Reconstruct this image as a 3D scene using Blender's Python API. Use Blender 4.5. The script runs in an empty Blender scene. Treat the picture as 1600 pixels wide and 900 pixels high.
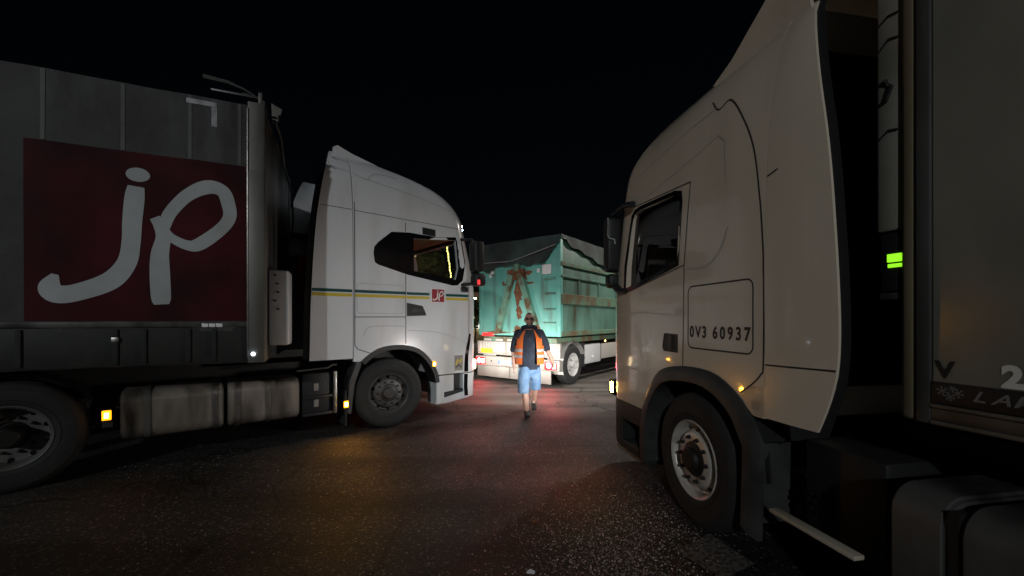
import bpy, bmesh, math, random
from mathutils import Vector, Matrix
from mathutils.bvhtree import BVHTree
random.seed(7)
R_ = math.radians
scene = bpy.context.scene
COL = scene.collection

# ------------------------------------------------------------------ camera
cam_d = bpy.data.cameras.new('camera'); cam = bpy.data.objects.new('camera', cam_d); COL.objects.link(cam)
cam.location = (0, 0, 1.62); cam.rotation_euler = (R_(90), 0, 0)
cam_d.sensor_width = 36; cam_d.lens = 620/1600*36; cam_d.shift_y = 50/1600
cam_d.clip_start = .05; cam_d.clip_end = 2000
scene.camera = cam
# ------------------------------------------------------------------ night sky and weak key light
SUN_DIR = Vector((-.19, -.90, .34)).normalized()          # towards the light
world = bpy.data.worlds.new('World'); scene.world = world; world.use_nodes = True
wn = world.node_tree; bg = wn.nodes['Background']
sky = wn.nodes.new('ShaderNodeTexSky'); sky.sky_type = 'NISHITA'; sky.sun_disc = False
sky.sun_elevation = math.asin(SUN_DIR.z); sky.sun_rotation = math.atan2(SUN_DIR.x, SUN_DIR.y)
wn.links.new(sky.outputs[0], bg.inputs[0]); bg.inputs[1].default_value = .00035
sl = bpy.data.lights.new('sun', 'SUN'); sl.energy = .60; sl.angle = R_(1.2); sl.color = (.94, .98, 1)
sun = bpy.data.objects.new('sun', sl); COL.objects.link(sun)
sun.rotation_euler = SUN_DIR.to_track_quat('Z', 'Y').to_euler(); sun.location = (0, -10, 12)
vs = scene.view_settings; vs.view_transform = 'Standard'; vs.look = 'None'; vs.exposure = 0; vs.gamma = 1; vs.use_curve_mapping = False
scene.render.engine = 'CYCLES'
scene.cycles.use_denoising = True
scene.cycles.max_bounces = 8; scene.cycles.transparent_max_bounces = 12; scene.cycles.sample_clamp_indirect = 4

# ------------------------------------------------------------------ materials
MATS = {}
def mat(name, col=(.5,.5,.5), rough=.5, metal=0, spec=.5, var=None, bump=None, coat=0, emit=None, dirt=None):
    """var = (scale, colour2, lo, hi): noise blend; bump = (scale, strength); dirt = (scale, colour, lo, hi) stretched downwards"""
    m = bpy.data.materials.new(name); m.use_nodes = True; nt = m.node_tree; N = nt.nodes; Lk = nt.links
    b = N['Principled BSDF']
    b.inputs['Roughness'].default_value = rough; b.inputs['Metallic'].default_value = metal
    b.inputs['Specular IOR Level'].default_value = spec; b.inputs['Coat Weight'].default_value = coat; b.inputs['Coat Roughness'].default_value = .06
    b.inputs['Base Color'].default_value = (*col, 1)
    tc = N.new('ShaderNodeTexCoord'); out = None
    def noise(scale, detail=6, stretch=None):
        n = N.new('ShaderNodeTexNoise'); n.inputs['Scale'].default_value = scale; n.inputs['Detail'].default_value = detail
        if stretch:
            mp = N.new('ShaderNodeMapping'); mp.inputs['Scale'].default_value = stretch
            Lk.new(tc.outputs['Object'], mp.inputs[0]); Lk.new(mp.outputs[0], n.inputs[0])
        else: Lk.new(tc.outputs['Object'], n.inputs[0])
        return n
    def blend(prev, n, c2, lo, hi):
        r = N.new('ShaderNodeMapRange'); r.inputs[1].default_value = lo; r.inputs[2].default_value = hi; Lk.new(n.outputs[0], r.inputs[0])
        x = N.new('ShaderNodeMix'); x.data_type = 'RGBA'; Lk.new(r.outputs[0], x.inputs[0]); x.inputs[7].default_value = (*c2, 1)
        if prev is None: x.inputs[6].default_value = (*col, 1)
        else: Lk.new(prev, x.inputs[6])
        return x.outputs[2]
    if var: out = blend(out, noise(var[0]), var[1], var[2], var[3])
    if dirt: out = blend(out, noise(dirt[0], 8, (1, 1, .22)), dirt[1], dirt[2], dirt[3])
    if out is not None: Lk.new(out, b.inputs['Base Color'])
    if bump:
        n = noise(bump[0], 4); bp = N.new('ShaderNodeBump'); bp.inputs['Strength'].default_value = bump[1]; bp.inputs['Distance'].default_value = .01
        Lk.new(n.outputs[0], bp.inputs['Height']); Lk.new(bp.outputs[0], b.inputs['Normal'])
    if emit:
        b.inputs['Emission Color'].default_value = (*emit[0], 1); b.inputs['Emission Strength'].default_value = emit[1]
    MATS[name] = m; return m

def glass_mat(name, tint, refl=.06, rough=.02):
    m = bpy.data.materials.new(name); m.use_nodes = True; nt = m.node_tree; N = nt.nodes; Lk = nt.links
    N.remove(N['Principled BSDF']); o = N['Material Output']
    t = N.new('ShaderNodeBsdfTransparent'); t.inputs[0].default_value = (*tint, 1)
    g = N.new('ShaderNodeBsdfGlossy'); g.inputs['Roughness'].default_value = rough
    lw = N.new('ShaderNodeLayerWeight'); lw.inputs[0].default_value = .5
    pw = N.new('ShaderNodeMath'); pw.operation = 'POWER'; pw.inputs[1].default_value = 5; Lk.new(lw.outputs['Facing'], pw.inputs[0])
    f = N.new('ShaderNodeMath'); f.operation = 'MULTIPLY_ADD'; f.inputs[1].default_value = .9; f.inputs[2].default_value = refl; Lk.new(pw.outputs[0], f.inputs[0])
    x = N.new('ShaderNodeMixShader'); Lk.new(f.outputs[0], x.inputs[0]); Lk.new(t.outputs[0], x.inputs[1]); Lk.new(g.outputs[0], x.inputs[2])
    Lk.new(x.outputs[0], o.inputs[0]); MATS[name] = m; return m

mat('white_paint', (.74,.76,.78), .25, coat=1, dirt=(1.6, (.46,.45,.42), .50, .85))
mat('warmed_white_paint', (.75,.66,.53), .25, coat=1, dirt=(1.3, (.50,.43,.32), .48, .88))  # white paint tinted warm in place of lamp light on this cab
mat('black_plastic', (.012,.012,.013), .55, bump=(160, .15))
mat('black_gloss', (.006,.006,.007), .12)
mat('grey_plastic', (.045,.045,.045), .5, var=(5, (.02,.02,.02), .4, .7))
mat('rubber', (.013,.0135,.014), .75, var=(6, (.022,.022,.021), .45, .75), bump=(60, .2))
mat('seam', (.03,.03,.03), .7)
mat('crease', (.45,.46,.47), .4)  # grey of the flat strips that paint shading along body creases
mat('crease_warm', (.56,.52,.46), .4)
mat('chassis', (.018,.018,.018), .6, var=(8, (.04,.033,.026), .5, .8))
mat('aluminium', (.42,.38,.33), .36, .55, dirt=(2.6, (.05,.042,.034), .44, .66), bump=(25, .08))
mat('steel', (.45,.44,.42), .4, 1, var=(9, (.2,.18,.15), .45, .8))
mat('rim_grey', (.10,.10,.10), .5, .35, var=(7, (.045,.043,.04), .4, .75))
mat('rim_silver', (.62,.60,.56), .38, .35, var=(8, (.26,.23,.19), .5, .85))
mat('rim_white', (.55,.55,.53), .5, 0, var=(6, (.2,.18,.16), .45, .8))
mat('rim_shaded', (.11,.11,.107), .6, 0, var=(6, (.07,.065,.06), .4, .75))  # white rim with the trailer's shade put into its colour
mat('nut_dark', (.03,.028,.026), .5, .6)
mat('green_stripe', (.006,.075,.07), .35)
mat('yellow_stripe', (.62,.47,.05), .35)
mat('logo_red', (.34,.025,.035), .4)
mat('logo_white', (.78,.78,.76), .4)
mat('curtain_grey', (.058,.060,.057), .62, spec=.3, var=(.9, (.026,.026,.022), .38, .66), dirt=(2.4, (.14,.145,.145), .50, .80), bump=(6, .8))
mat('curtain_red', (.075,.008,.013), .7, spec=.15, var=(1.1, (.022,.005,.006), .38, .66), bump=(3, .2))
mat('curtain_white', (.46,.49,.50), .6, var=(2.2, (.33,.35,.35), .4, .75), bump=(3, .2))
mat('curtain_seam', (.085,.087,.084), .6, var=(6, (.05,.05,.045), .4, .7))
mat('tape_white', (.42,.44,.46), .4, var=(9, (.22,.22,.22), .45, .7))
mat('tape_bright', (.95,.96,.97), .2)
mat('post_metal', (.17,.17,.155), .5, .3, dirt=(3, (.06,.052,.04), .45, .7))
mat('rail_metal', (.13,.13,.125), .45, .4, dirt=(3, (.03,.03,.028), .42, .65))
mat('reefer_side', (.36,.37,.32), .22, 0, var=(1.2, (.27,.275,.235), .4, .7), dirt=(2.5, (.46,.45,.38), .5, .8))  # white panel, its base colour greyed for slanting light and shadow
mat('reefer_post', (.19,.16,.10), .5, dirt=(4, (.10,.08,.045), .4, .75))
mat('reefer_unit', (.30,.29,.25), .45, var=(3, (.2,.19,.16), .4, .7))
mat('plate_dark', (.018,.018,.02), .5)
mat('plate_letter', (.20,.20,.20), .45)
mat('letter_dark', (.022,.022,.022), .5)
mat('letter_white', (.80,.78,.72), .4)
mat('text_black', (.01,.01,.01), .5)
mat('amber', (1,.5,.05), .4, emit=((1,.42,.04), 80))
mat('amber_strong', (1,.5,.05), .4, emit=((1,.40,.03), 950))
mat('amber_lens', (1,.45,.02), .35, emit=((1,.36,.008), 2.3))
mat('amber_low', (1,.6,.2), .4, emit=((1,.52,.14), 12))
mat('white_lamp', (1,1,1), .3, emit=((.75,.84,1), 9))
mat('roof_led', (1,1,1), .3, emit=((.72,.85,1), 70))
mat('headlamp', (1,.95,.85), .3, emit=((1,.72,.38), 6))
mat('indicator', (1,.6,.2), .3, emit=((1,.45,.07), 300))
mat('tail_red', (.8,.02,.03), .35, emit=((1,.02,.05), 520))
mat('tail_red_core', (1,.3,.3), .35, emit=((1,.25,.22), 30))
mat('tail_dim', (.5,.02,.02), .3, emit=((1,.05,.05), 1.2))
mat('reverse_lamp', (1,1,1), .3, emit=((1,.93,.85), 3))
mat('amber_reflector', (.9,.42,.03), .3)
mat('green_screen', (.2,.9,.1), .4, emit=((.36,1,.02), .95))
mat('red_part', (.50,.015,.03), .45, emit=None)
mat('interior', (.03,.028,.026), .8)
mat('interior_warm', (.22,.15,.06), .7)
mat('curtain_rust', (.25,.05,.02), .7)
glass_mat('window_glass', (.86,.88,.87))
glass_mat('window_glass_dark', (.16,.17,.17))
# turquoise container with rust
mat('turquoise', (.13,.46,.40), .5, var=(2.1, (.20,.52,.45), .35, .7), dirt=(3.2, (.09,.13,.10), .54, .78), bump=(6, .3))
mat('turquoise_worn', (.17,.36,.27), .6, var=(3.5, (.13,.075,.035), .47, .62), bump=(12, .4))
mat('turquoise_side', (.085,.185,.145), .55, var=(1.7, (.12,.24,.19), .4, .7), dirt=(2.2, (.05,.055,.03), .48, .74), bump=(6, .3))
mat('rib_rusty', (.10,.20,.135), .6, var=(2.6, (.12,.085,.045), .42, .62), bump=(10, .4))
mat('rust', (.16,.062,.028), .85, var=(14, (.30,.21,.12), .5, .8), bump=(30, .5))
mat('tarp', (.028,.036,.034), .8, var=(1.4, (.05,.085,.08), .42, .66), bump=(4, .5))
mat('cord_grey', (.35,.36,.36), .7)
mat('board_white', (.36,.345,.32), .5, dirt=(5, (.42,.37,.31), .5, .8))
mat('board_beige', (.27,.25,.225), .55, dirt=(4, (.20,.175,.15), .45, .8))
mat('step_beige', (.48,.43,.34), .5, dirt=(5, (.35,.3,.22), .5, .8))
mat('mudguard', (.34,.33,.31), .5, dirt=(5, (.2,.18,.16), .45, .75))
mat('box_grey', (.52,.53,.54), .4, dirt=(3, (.33,.32,.3), .45, .8))
mat('plate_white', (.85,.87,.88), .35)
mat('plate_blue', (.05,.16,.5), .4)
# person
mat('skin', (.55,.34,.26), .55, var=(9, (.46,.25,.19), .4, .7))
mat('hair_grey', (.05,.043,.04), .8)
mat('shirt_navy', (.014,.02,.038), .85, var=(10, (.03,.04,.06), .45, .7), bump=(20, .5))
mat('sleeve_grey', (.10,.10,.12), .85, var=(10, (.16,.16,.19), .45, .7), bump=(20, .5))
mat('vest_orange', (.80,.17,.03), .6, bump=(14, .5))
mat('vest_tape', (.42,.42,.43), .35)
mat('denim', (.10,.20,.36), .85, var=(9, (.20,.31,.46), .4, .7), bump=(22, .5))
mat('shoe', (.012,.012,.013), .6)
mat('sock', (.03,.03,.035), .8)
# background
mat('wall_ochre', (.42,.34,.2), .8, var=(4, (.3,.22,.12), .4, .7))
mat('roof_tile', (.12,.06,.04), .8)
mat('lit_window', (1,.9,.6), .5, emit=((1,.86,.52), 2.2))
mat('lit_panel', (1,1,.9), .5, emit=((1,.97,.82), 1.4))
mat('lamp_glow', (1,.95,.85), .5, emit=((1,.90,.66), 55))
mat('bulb', (1,.9,.2), .5, emit=((1,.88,.2), 7))
mat('bark', (.07,.05,.035), .9, bump=(12, .8))
mat('leaf', (.07,.085,.02), .7, var=(3, (.10,.09,.03), .4, .7))
mat('litter', (.75,.77,.8), .6)
mat('leaf_dry', (.16,.07,.03), .8)
mat('stone', (.22,.22,.215), .35, var=(45, (.62,.62,.60), .50, .62))
mat('light_patch_tone', (.13,.125,.11), .8, var=(34, (.035,.034,.032), .40, .60), bump=(200, .5))  # ragged pale tone of the painted light patch

def asphalt():
    m = bpy.data.materials.new('asphalt'); m.use_nodes = True; nt = m.node_tree; N = nt.nodes; Lk = nt.links; b = N['Principled BSDF']
    tc = N.new('ShaderNodeTexCoord')
    big = N.new('ShaderNodeTexNoise'); big.inputs['Scale'].default_value = .55; big.inputs['Detail'].default_value = 5
    fine = N.new('ShaderNodeTexNoise'); fine.inputs['Scale'].default_value = 95; fine.inputs['Detail'].default_value = 4
    vor = N.new('ShaderNodeTexVoronoi'); vor.inputs['Scale'].default_value = 70
    vor2 = N.new('ShaderNodeTexVoronoi'); vor2.inputs['Scale'].default_value = 130
    for n in (big, fine, vor, vor2): Lk.new(tc.outputs['Object'], n.inputs['Vector'])
    r1 = N.new('ShaderNodeValToRGB'); r1.color_ramp.elements[0].position = .3; r1.color_ramp.elements[1].position = .75
    r1.color_ramp.elements[0].color = (.014,.0145,.015,1); r1.color_ramp.elements[1].color = (.038,.038,.036,1); Lk.new(big.outputs[0], r1.inputs[0])
    # paler colour further out paints in the lit ground, with an uneven edge
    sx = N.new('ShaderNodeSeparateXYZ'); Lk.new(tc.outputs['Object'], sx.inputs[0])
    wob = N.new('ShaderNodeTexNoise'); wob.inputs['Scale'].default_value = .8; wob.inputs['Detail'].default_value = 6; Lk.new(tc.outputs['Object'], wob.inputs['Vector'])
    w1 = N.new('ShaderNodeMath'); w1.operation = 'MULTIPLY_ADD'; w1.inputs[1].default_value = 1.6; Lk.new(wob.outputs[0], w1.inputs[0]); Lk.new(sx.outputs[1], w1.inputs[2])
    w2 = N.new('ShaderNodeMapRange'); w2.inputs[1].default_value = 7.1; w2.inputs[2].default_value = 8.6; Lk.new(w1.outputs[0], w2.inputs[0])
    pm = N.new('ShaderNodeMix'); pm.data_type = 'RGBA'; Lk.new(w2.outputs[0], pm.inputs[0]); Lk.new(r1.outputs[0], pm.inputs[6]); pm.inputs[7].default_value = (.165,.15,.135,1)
    # bright stone chips in the surface
    sp = N.new('ShaderNodeSeparateColor'); Lk.new(vor.outputs['Color'], sp.inputs[0])
    mr = N.new('ShaderNodeMapRange'); mr.inputs[1].default_value = .88; mr.inputs[2].default_value = .99; Lk.new(sp.outputs[0], mr.inputs[0])
    mx = N.new('ShaderNodeMix'); mx.data_type = 'RGBA'; Lk.new(mr.outputs[0], mx.inputs[0]); Lk.new(pm.outputs[2], mx.inputs[6]); mx.inputs[7].default_value = (.15,.145,.135,1)
    # cracks and stretched tyre wear
    dn = N.new('ShaderNodeTexNoise'); dn.inputs['Scale'].default_value = 1.7; dn.inputs['Detail'].default_value = 6; Lk.new(tc.outputs['Object'], dn.inputs['Vector'])
    dv = N.new('ShaderNodeVectorMath'); dv.operation = 'MULTIPLY_ADD'; dv.inputs[1].default_value = (.9,.9,.9); Lk.new(dn.outputs['Color'], dv.inputs[0]); Lk.new(tc.outputs['Object'], dv.inputs[2])
    ck = N.new('ShaderNodeTexVoronoi'); ck.feature = 'DISTANCE_TO_EDGE'; ck.inputs['Scale'].default_value = .42; Lk.new(dv.outputs[0], ck.inputs['Vector'])
    cm = N.new('ShaderNodeMapRange'); cm.inputs[1].default_value = .002; cm.inputs[2].default_value = .009; cm.inputs[3].default_value = .25; cm.inputs[4].default_value = 1; Lk.new(ck.outputs['Distance'], cm.inputs[0])
    mp = N.new('ShaderNodeMapping'); mp.inputs['Rotation'].default_value = (0,0,R_(-50)); mp.inputs['Scale'].default_value = (.25,2.2,1); Lk.new(tc.outputs['Object'], mp.inputs[0])
    tn = N.new('ShaderNodeTexNoise'); tn.inputs['Scale'].default_value = 1.1; tn.inputs['Detail'].default_value = 5; Lk.new(mp.outputs[0], tn.inputs['Vector'])
    tm = N.new('ShaderNodeMapRange'); tm.inputs[1].default_value = .36; tm.inputs[2].default_value = .6; tm.inputs[3].default_value = .5; tm.inputs[4].default_value = 1.15; Lk.new(tn.outputs[0], tm.inputs[0])
    wm = N.new('ShaderNodeMath'); wm.operation = 'MULTIPLY'; Lk.new(cm.outputs[0], wm.inputs[0]); Lk.new(tm.outputs[0], wm.inputs[1])
    r2 = N.new('ShaderNodeMapRange'); r2.inputs[1].default_value = .3; r2.inputs[2].default_value = .7; r2.inputs[3].default_value = .55; r2.inputs[4].default_value = 1.25; Lk.new(fine.outputs[0], r2.inputs[0])
    ml = N.new('ShaderNodeMix'); ml.data_type = 'RGBA'; ml.blend_type = 'MULTIPLY'; ml.inputs[0].default_value = 1; Lk.new(mx.outputs[2], ml.inputs[6]); Lk.new(r2.outputs[0], ml.inputs[7])
    m3 = N.new('ShaderNodeMix'); m3.data_type = 'RGBA'; m3.blend_type = 'MULTIPLY'; m3.inputs[0].default_value = 1; Lk.new(ml.outputs[2], m3.inputs[6]); Lk.new(wm.outputs[0], m3.inputs[7])
    Lk.new(m3.outputs[2], b.inputs['Base Color'])
    rr = N.new('ShaderNodeMapRange'); rr.inputs[1].default_value = .35; rr.inputs[2].default_value = .7; rr.inputs[3].default_value = .44; rr.inputs[4].default_value = .82; Lk.new(big.outputs[0], rr.inputs[0])
    Lk.new(rr.outputs[0], b.inputs['Roughness'])
    ad = N.new('ShaderNodeMath'); ad.operation = 'ADD'; Lk.new(vor.outputs['Distance'], ad.inputs[0]); Lk.new(vor2.outputs['Distance'], ad.inputs[1])
    bp = N.new('ShaderNodeBump'); bp.inputs['Strength'].default_value = .55; bp.inputs['Distance'].default_value = .012; bp.invert = True
    Lk.new(ad.outputs[0], bp.inputs['Height']); Lk.new(bp.outputs[0], b.inputs['Normal'])
    b.inputs['Specular IOR Level'].default_value = .32
    MATS['asphalt'] = m
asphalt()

# ------------------------------------------------------------------ building helpers
def link(name, me, m, parent=None):
    o = bpy.data.objects.new(name, me); COL.objects.link(o)
    if m is not None: me.materials.clear(); me.materials.append(MATS[m])
    if parent is not None: o.parent = parent
    return o
def tag(o, label=None, cat=None, group=None, kind=None):
    if label: o['label'] = label
    if cat: o['category'] = cat
    if group: o['group'] = group
    if kind: o['kind'] = kind
    return o
def empty(name, loc, rz, label, cat, group=None):
    o = bpy.data.objects.new(name, None); COL.objects.link(o); o.location = loc; o.rotation_euler = (0, 0, rz); o.empty_display_size = .3
    return tag(o, label, cat, group)

class B:
    def __init__(s): s.bm = bmesh.new()
    def add(s, vs, fs):
        v = [s.bm.verts.new(p) for p in vs]
        for f in fs:
            try: s.bm.faces.new([v[i] for i in f])
            except ValueError: pass
        return s
    def box(s, x0, x1, y0, y1, z0, z1, bev=0, seg=2):
        bm = bmesh.new(); bmesh.ops.create_cube(bm, size=1)
        for v in bm.verts: v.co = Vector(((x0+x1)/2+v.co.x*abs(x1-x0), (y0+y1)/2+v.co.y*abs(y1-y0), (z0+z1)/2+v.co.z*abs(z1-z0)))
        if bev: bmesh.ops.bevel(bm, geom=bm.edges[:], offset=bev, segments=seg, profile=.5, affect='EDGES')
        s.take(bm); return s
    def take(s, bm):
        bm.verts.index_update()
        v = [s.bm.verts.new(p.co) for p in bm.verts]
        for f in bm.faces: s.bm.faces.new([v[q.index] for q in f.verts])
        bm.free()
    def prism(s, poly, y0, y1, axis='y'):
        """polygon in (x, z) pulled along y, or in (y, z) along x, or (x, y) along z"""
        def P(a, b, c): return {'y': (a, c, b), 'x': (c, a, b), 'z': (a, b, c)}[axis]
        n = len(poly)
        s.add([P(a, b, y0) for a, b in poly]+[P(a, b, y1) for a, b in poly],
              [list(range(n)), list(range(2*n-1, n-1, -1))]+[[i, (i+1) % n, n+(i+1) % n, n+i] for i in range(n)]); return s
    def lathe(s, prof, c=(0,0,0), seg=48, axis='y'):
        vs = []; n = len(prof)
        for k in range(seg):
            a = 2*math.pi*k/seg; ca, sa = math.cos(a), math.sin(a)
            for r, u in prof:
                vs.append({'y': (c[0]+r*ca, c[1]+u, c[2]+r*sa), 'x': (c[0]+u, c[1]+r*ca, c[2]+r*sa), 'z': (c[0]+r*ca, c[1]+r*sa, c[2]+u)}[axis])
        fs = [[k*n+i, k*n+i+1, ((k+1) % seg)*n+i+1, ((k+1) % seg)*n+i] for k in range(seg) for i in range(n-1)]
        s.add(vs, fs); return s
    def tube(s, pts, r, seg=8, cap=True):
        pts = [Vector(p) for p in pts]; vs = []; n = len(pts)
        for i, p in enumerate(pts):
            d = (pts[min(i+1, n-1)]-pts[max(i-1, 0)]).normalized()
            a = d.cross(Vector((0, 0, 1)));
            if a.length < .05: a = d.cross(Vector((1, 0, 0)))
            a.normalize(); b = d.cross(a); rr = r[i] if isinstance(r, (list, tuple)) else r
            for k in range(seg):
                q = 2*math.pi*k/seg; vs.append(p+a*math.cos(q)*rr+b*math.sin(q)*rr)
        fs = [[i*seg+k, i*seg+(k+1) % seg, (i+1)*seg+(k+1) % seg, (i+1)*seg+k] for i in range(n-1) for k in range(seg)]
        if cap: fs += [list(range(seg)), list(range(n*seg-1, (n-1)*seg-1, -1))]
        s.add(vs, fs); return s
    def mesh(s, flip=1, ang=35):
        if flip < 0:
            for v in s.bm.verts: v.co.y *= -1
        bmesh.ops.remove_doubles(s.bm, verts=s.bm.verts[:], dist=1e-5)
        bmesh.ops.recalc_face_normals(s.bm, faces=s.bm.faces[:])
        me = bpy.data.meshes.new('mesh'); s.bm.to_mesh(me); s.bm.free()
        for p in me.polygons: p.use_smooth = True
        me.set_sharp_from_angle(angle=R_(ang)); return me
    def build(s, name, m, parent=None, flip=1, ang=35):
        return link(name, s.mesh(flip, ang), m, parent)

def lerp_tab(tab, z):
    """smooth table lookup: tab = [(z, a, b, ...)]"""
    if z <= tab[0][0]: return tab[0][1:]
    for i in range(len(tab)-1):
        if z <= tab[i+1][0]:
            f = (z-tab[i][0])/(tab[i+1][0]-tab[i][0])
            return tuple(a+(b-a)*f for a, b in zip(tab[i][1:], tab[i+1][1:]))
    return tab[-1][1:]
def dense(tab, step=.06):
    """Catmull-Rom refinement of a table"""
    out = []
    for i in range(len(tab)-1):
        p0, p1, p2, p3 = tab[max(i-1, 0)], tab[i], tab[i+1], tab[min(i+2, len(tab)-1)]
        n = max(2, int(abs(p2[0]-p1[0])/step))
        for k in range(n):
            f = k/n; z = p1[0]+(p2[0]-p1[0])*f; row = [z]
            for q in range(1, len(p1)):
                h = p2[0]-p1[0]
                m1 = (p2[q]-p0[q])/(p2[0]-p0[0])*h; m2 = (p3[q]-p1[q])/(p3[0]-p1[0])*h
                row.append((2*f**3-3*f**2+1)*p1[q]+(f**3-2*f**2+f)*m1+(-2*f**3+3*f**2)*p2[q]+(f**3-f**2)*m2)
            out.append(tuple(row))
    out.append(tab[-1]); return out

W = 2.5
def plan_loop(xr, xf, ins, rf, rr, off=0, n=8):
    """rounded rectangle in plan: x from xr to xf, y from ins to W-ins"""
    xr += off; xf -= off; y0 = ins+off; y1 = W-ins-off; pts = []
    for cx, cy, r, a0 in ((xf-rf, y0+rf, rf, -90), (xf-rf, y1-rf, rf, 0), (xr+rr, y1-rr, rr, 90), (xr+rr, y0+rr, rr, 180)):
        for k in range(n+1):
            a = R_(a0+90*k/n); pts.append((cx+r*math.cos(a), cy+r*math.sin(a)))
    return pts
def slices(tab, xr, off=0, rr=.03, z0=None, z1=None):
    """closed body from plan slices; tab rows (z, xf, inset, rf)"""
    b = B(); loops = []
    for z, xf, ins, rf in tab:
        if z0 is not None and z < z0: continue
        if z1 is not None and z > z1: continue
        loops.append([(x, y, z) for x, y in plan_loop(xr, max(xf, xr+.4), ins, rf, rr, off)])
    n = len(loops[0]); vs = [p for l in loops for p in l]
    fs = [[i*n+k, i*n+(k+1) % n, (i+1)*n+(k+1) % n, (i+1)*n+k] for i in range(len(loops)-1) for k in range(n)]
    fs += [list(range(n)), list(range(len(vs)-1, len(vs)-n-1, -1))]
    b.add(vs, fs); return b
def boolean(me, cutters, ang=28):
    o = bpy.data.objects.new('work', me); COL.objects.link(o); cs = []
    for c in cutters:
        co = bpy.data.objects.new('cut', c); COL.objects.link(co); cs.append(co)
        md = o.modifiers.new('b', 'BOOLEAN'); md.object = co; md.operation = 'DIFFERENCE'; md.solver = 'EXACT'
    dg = bpy.context.evaluated_depsgraph_get()
    r = bpy.data.meshes.new_from_object(o.evaluated_get(dg))
    for q in cs+[o]: bpy.data.objects.remove(q)
    for p in r.polygons: p.use_smooth = True
    r.set_sharp_from_angle(angle=R_(ang)); return r

class Skin:
    """lays flat marks (seams, stripes, letters) on the near side of a body"""
    def __init__(s, me, flip): s.t = BVHTree.FromPolygons([v.co.copy() for v in me.vertices], [list(p.vertices) for p in me.polygons]); s.f = flip
    def y(s, x, z):
        h = s.t.ray_cast(Vector((x, -3*s.f, z)), Vector((0, s.f, 0)))
        return abs(h[0].y) if h[0] is not None and abs(h[0].y) < 1.0 else None
    def pt(s, x, z, off):
        y = s.y(x, z)
        if y is None: y = getattr(s, 'last', 0)
        s.last = y
        return (x, (y-off)*s.f, z)
    def strip(s, name, pts, w, m, parent, off=.003, closed=False, step=.05):
        if len(pts) > 3 and not closed and name in ('crease_shading', 'fairing_seam', 'lamp_surround'): pts = [d[1:] for d in dense([(i, *p) for i, p in enumerate(pts)], .2)]
        P = [Vector(p) for p in pts]
        if closed: P.append(P[0])
        Q = []
        for a, b in zip(P[:-1], P[1:]):
            n = max(1, int((b-a).length/step))
            for k in range(n): Q.append(a+(b-a)*k/n)
        Q.append(P[-1]); vs = []; n = len(Q)
        for i, q in enumerate(Q):
            d = Q[min(i+1, n-1)]-Q[max(i-1, 0)]
            if closed and i in (0, n-1): d = Q[1]-Q[n-2]
            d.normalize(); pr = Vector((-d.y, d.x)); ww = w[0]+(w[1]-w[0])*i/(n-1) if isinstance(w, tuple) else w
            for sg in (-1, 1): e = q+pr*ww/2*sg; vs.append(s.pt(e.x, e.y, off))
        return B().add(vs, [[2*i, 2*i+1, 2*i+3, 2*i+2] for i in range(n-1)]).build(name, m, parent)
    def poly(s, name, pts, m, parent, off=.003, hole=None):
        bm = bmesh.new(); es = []
        for loop in ([pts] if hole is None else [pts, hole]):
            L = []
            for a, b in zip(loop, loop[1:]+loop[:1]):
                n = max(1, int(math.hypot(b[0]-a[0], b[1]-a[1])/.12))
                for k in range(n): L.append((a[0]+(b[0]-a[0])*k/n, a[1]+(b[1]-a[1])*k/n))
            v = [bm.verts.new((x, 0, z)) for x, z in L]
            es += [bm.edges.new((v[i], v[(i+1) % len(v)])) for i in range(len(v))]
        bmesh.ops.triangle_fill(bm, edges=es, use_beauty=True)
        for v in bm.verts: v.co = Vector(s.pt(v.co.x, v.co.z, off))
        b = B(); b.bm.free(); b.bm = bm; return b.build(name, m, parent)
    def text(s, name, body, x, z, h, m, parent, off=.004, shear=0, sx=1, bold=.0, dirx=1):
        me = text_mesh(body, h, shear, sx, bold)
        for v in me.vertices: v.co = Vector(s.pt(x+dirx*v.co.x, z+v.co.y, off))
        return link(name, me, m, parent)
def text_mesh(body, h, shear=0, sx=1, bold=0.0):
    c = bpy.data.curves.new('t', 'FONT'); c.body = body; c.size = h/.72; c.shear = shear; c.offset = bold; c.resolution_u = 3
    o = bpy.data.objects.new('t', c); COL.objects.link(o); dg = bpy.context.evaluated_depsgraph_get()
    me = bpy.data.meshes.new_from_object(o.evaluated_get(dg)); bpy.data.objects.remove(o)
    for v in me.vertices: v.co.x *= sx
    return me
def rrect(x0, x1, z0, z1, r, n=5):
    P = []
    for cx, cz, a0 in ((x1-r, z1-r, 0), (x0+r, z1-r, 90), (x0+r, z0+r, 180), (x1-r, z0+r, 270)):
        for k in range(n+1): a = R_(a0+90*k/n); P.append((cx+r*math.cos(a), cz+r*math.sin(a)))
    return P
def stroke(pts, widths, n=10):
    """smooth brush stroke outline as a quad list in 2-D"""
    P = [(i, *p, w) for i, (p, w) in enumerate(zip(pts, widths))]; D = dense(P, 1/n); L = []
    for i, d in enumerate(D):
        a, b = D[max(i-1, 0)], D[min(i+1, len(D)-1)]; dx, dz = b[1]-a[1], b[2]-a[2]; l = math.hypot(dx, dz) or 1
        nx, nz = -dz/l, dx/l; L.append(((d[1]+nx*d[3]/2, d[2]+nz*d[3]/2), (d[1]-nx*d[3]/2, d[2]-nz*d[3]/2)))
    return L

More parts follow.
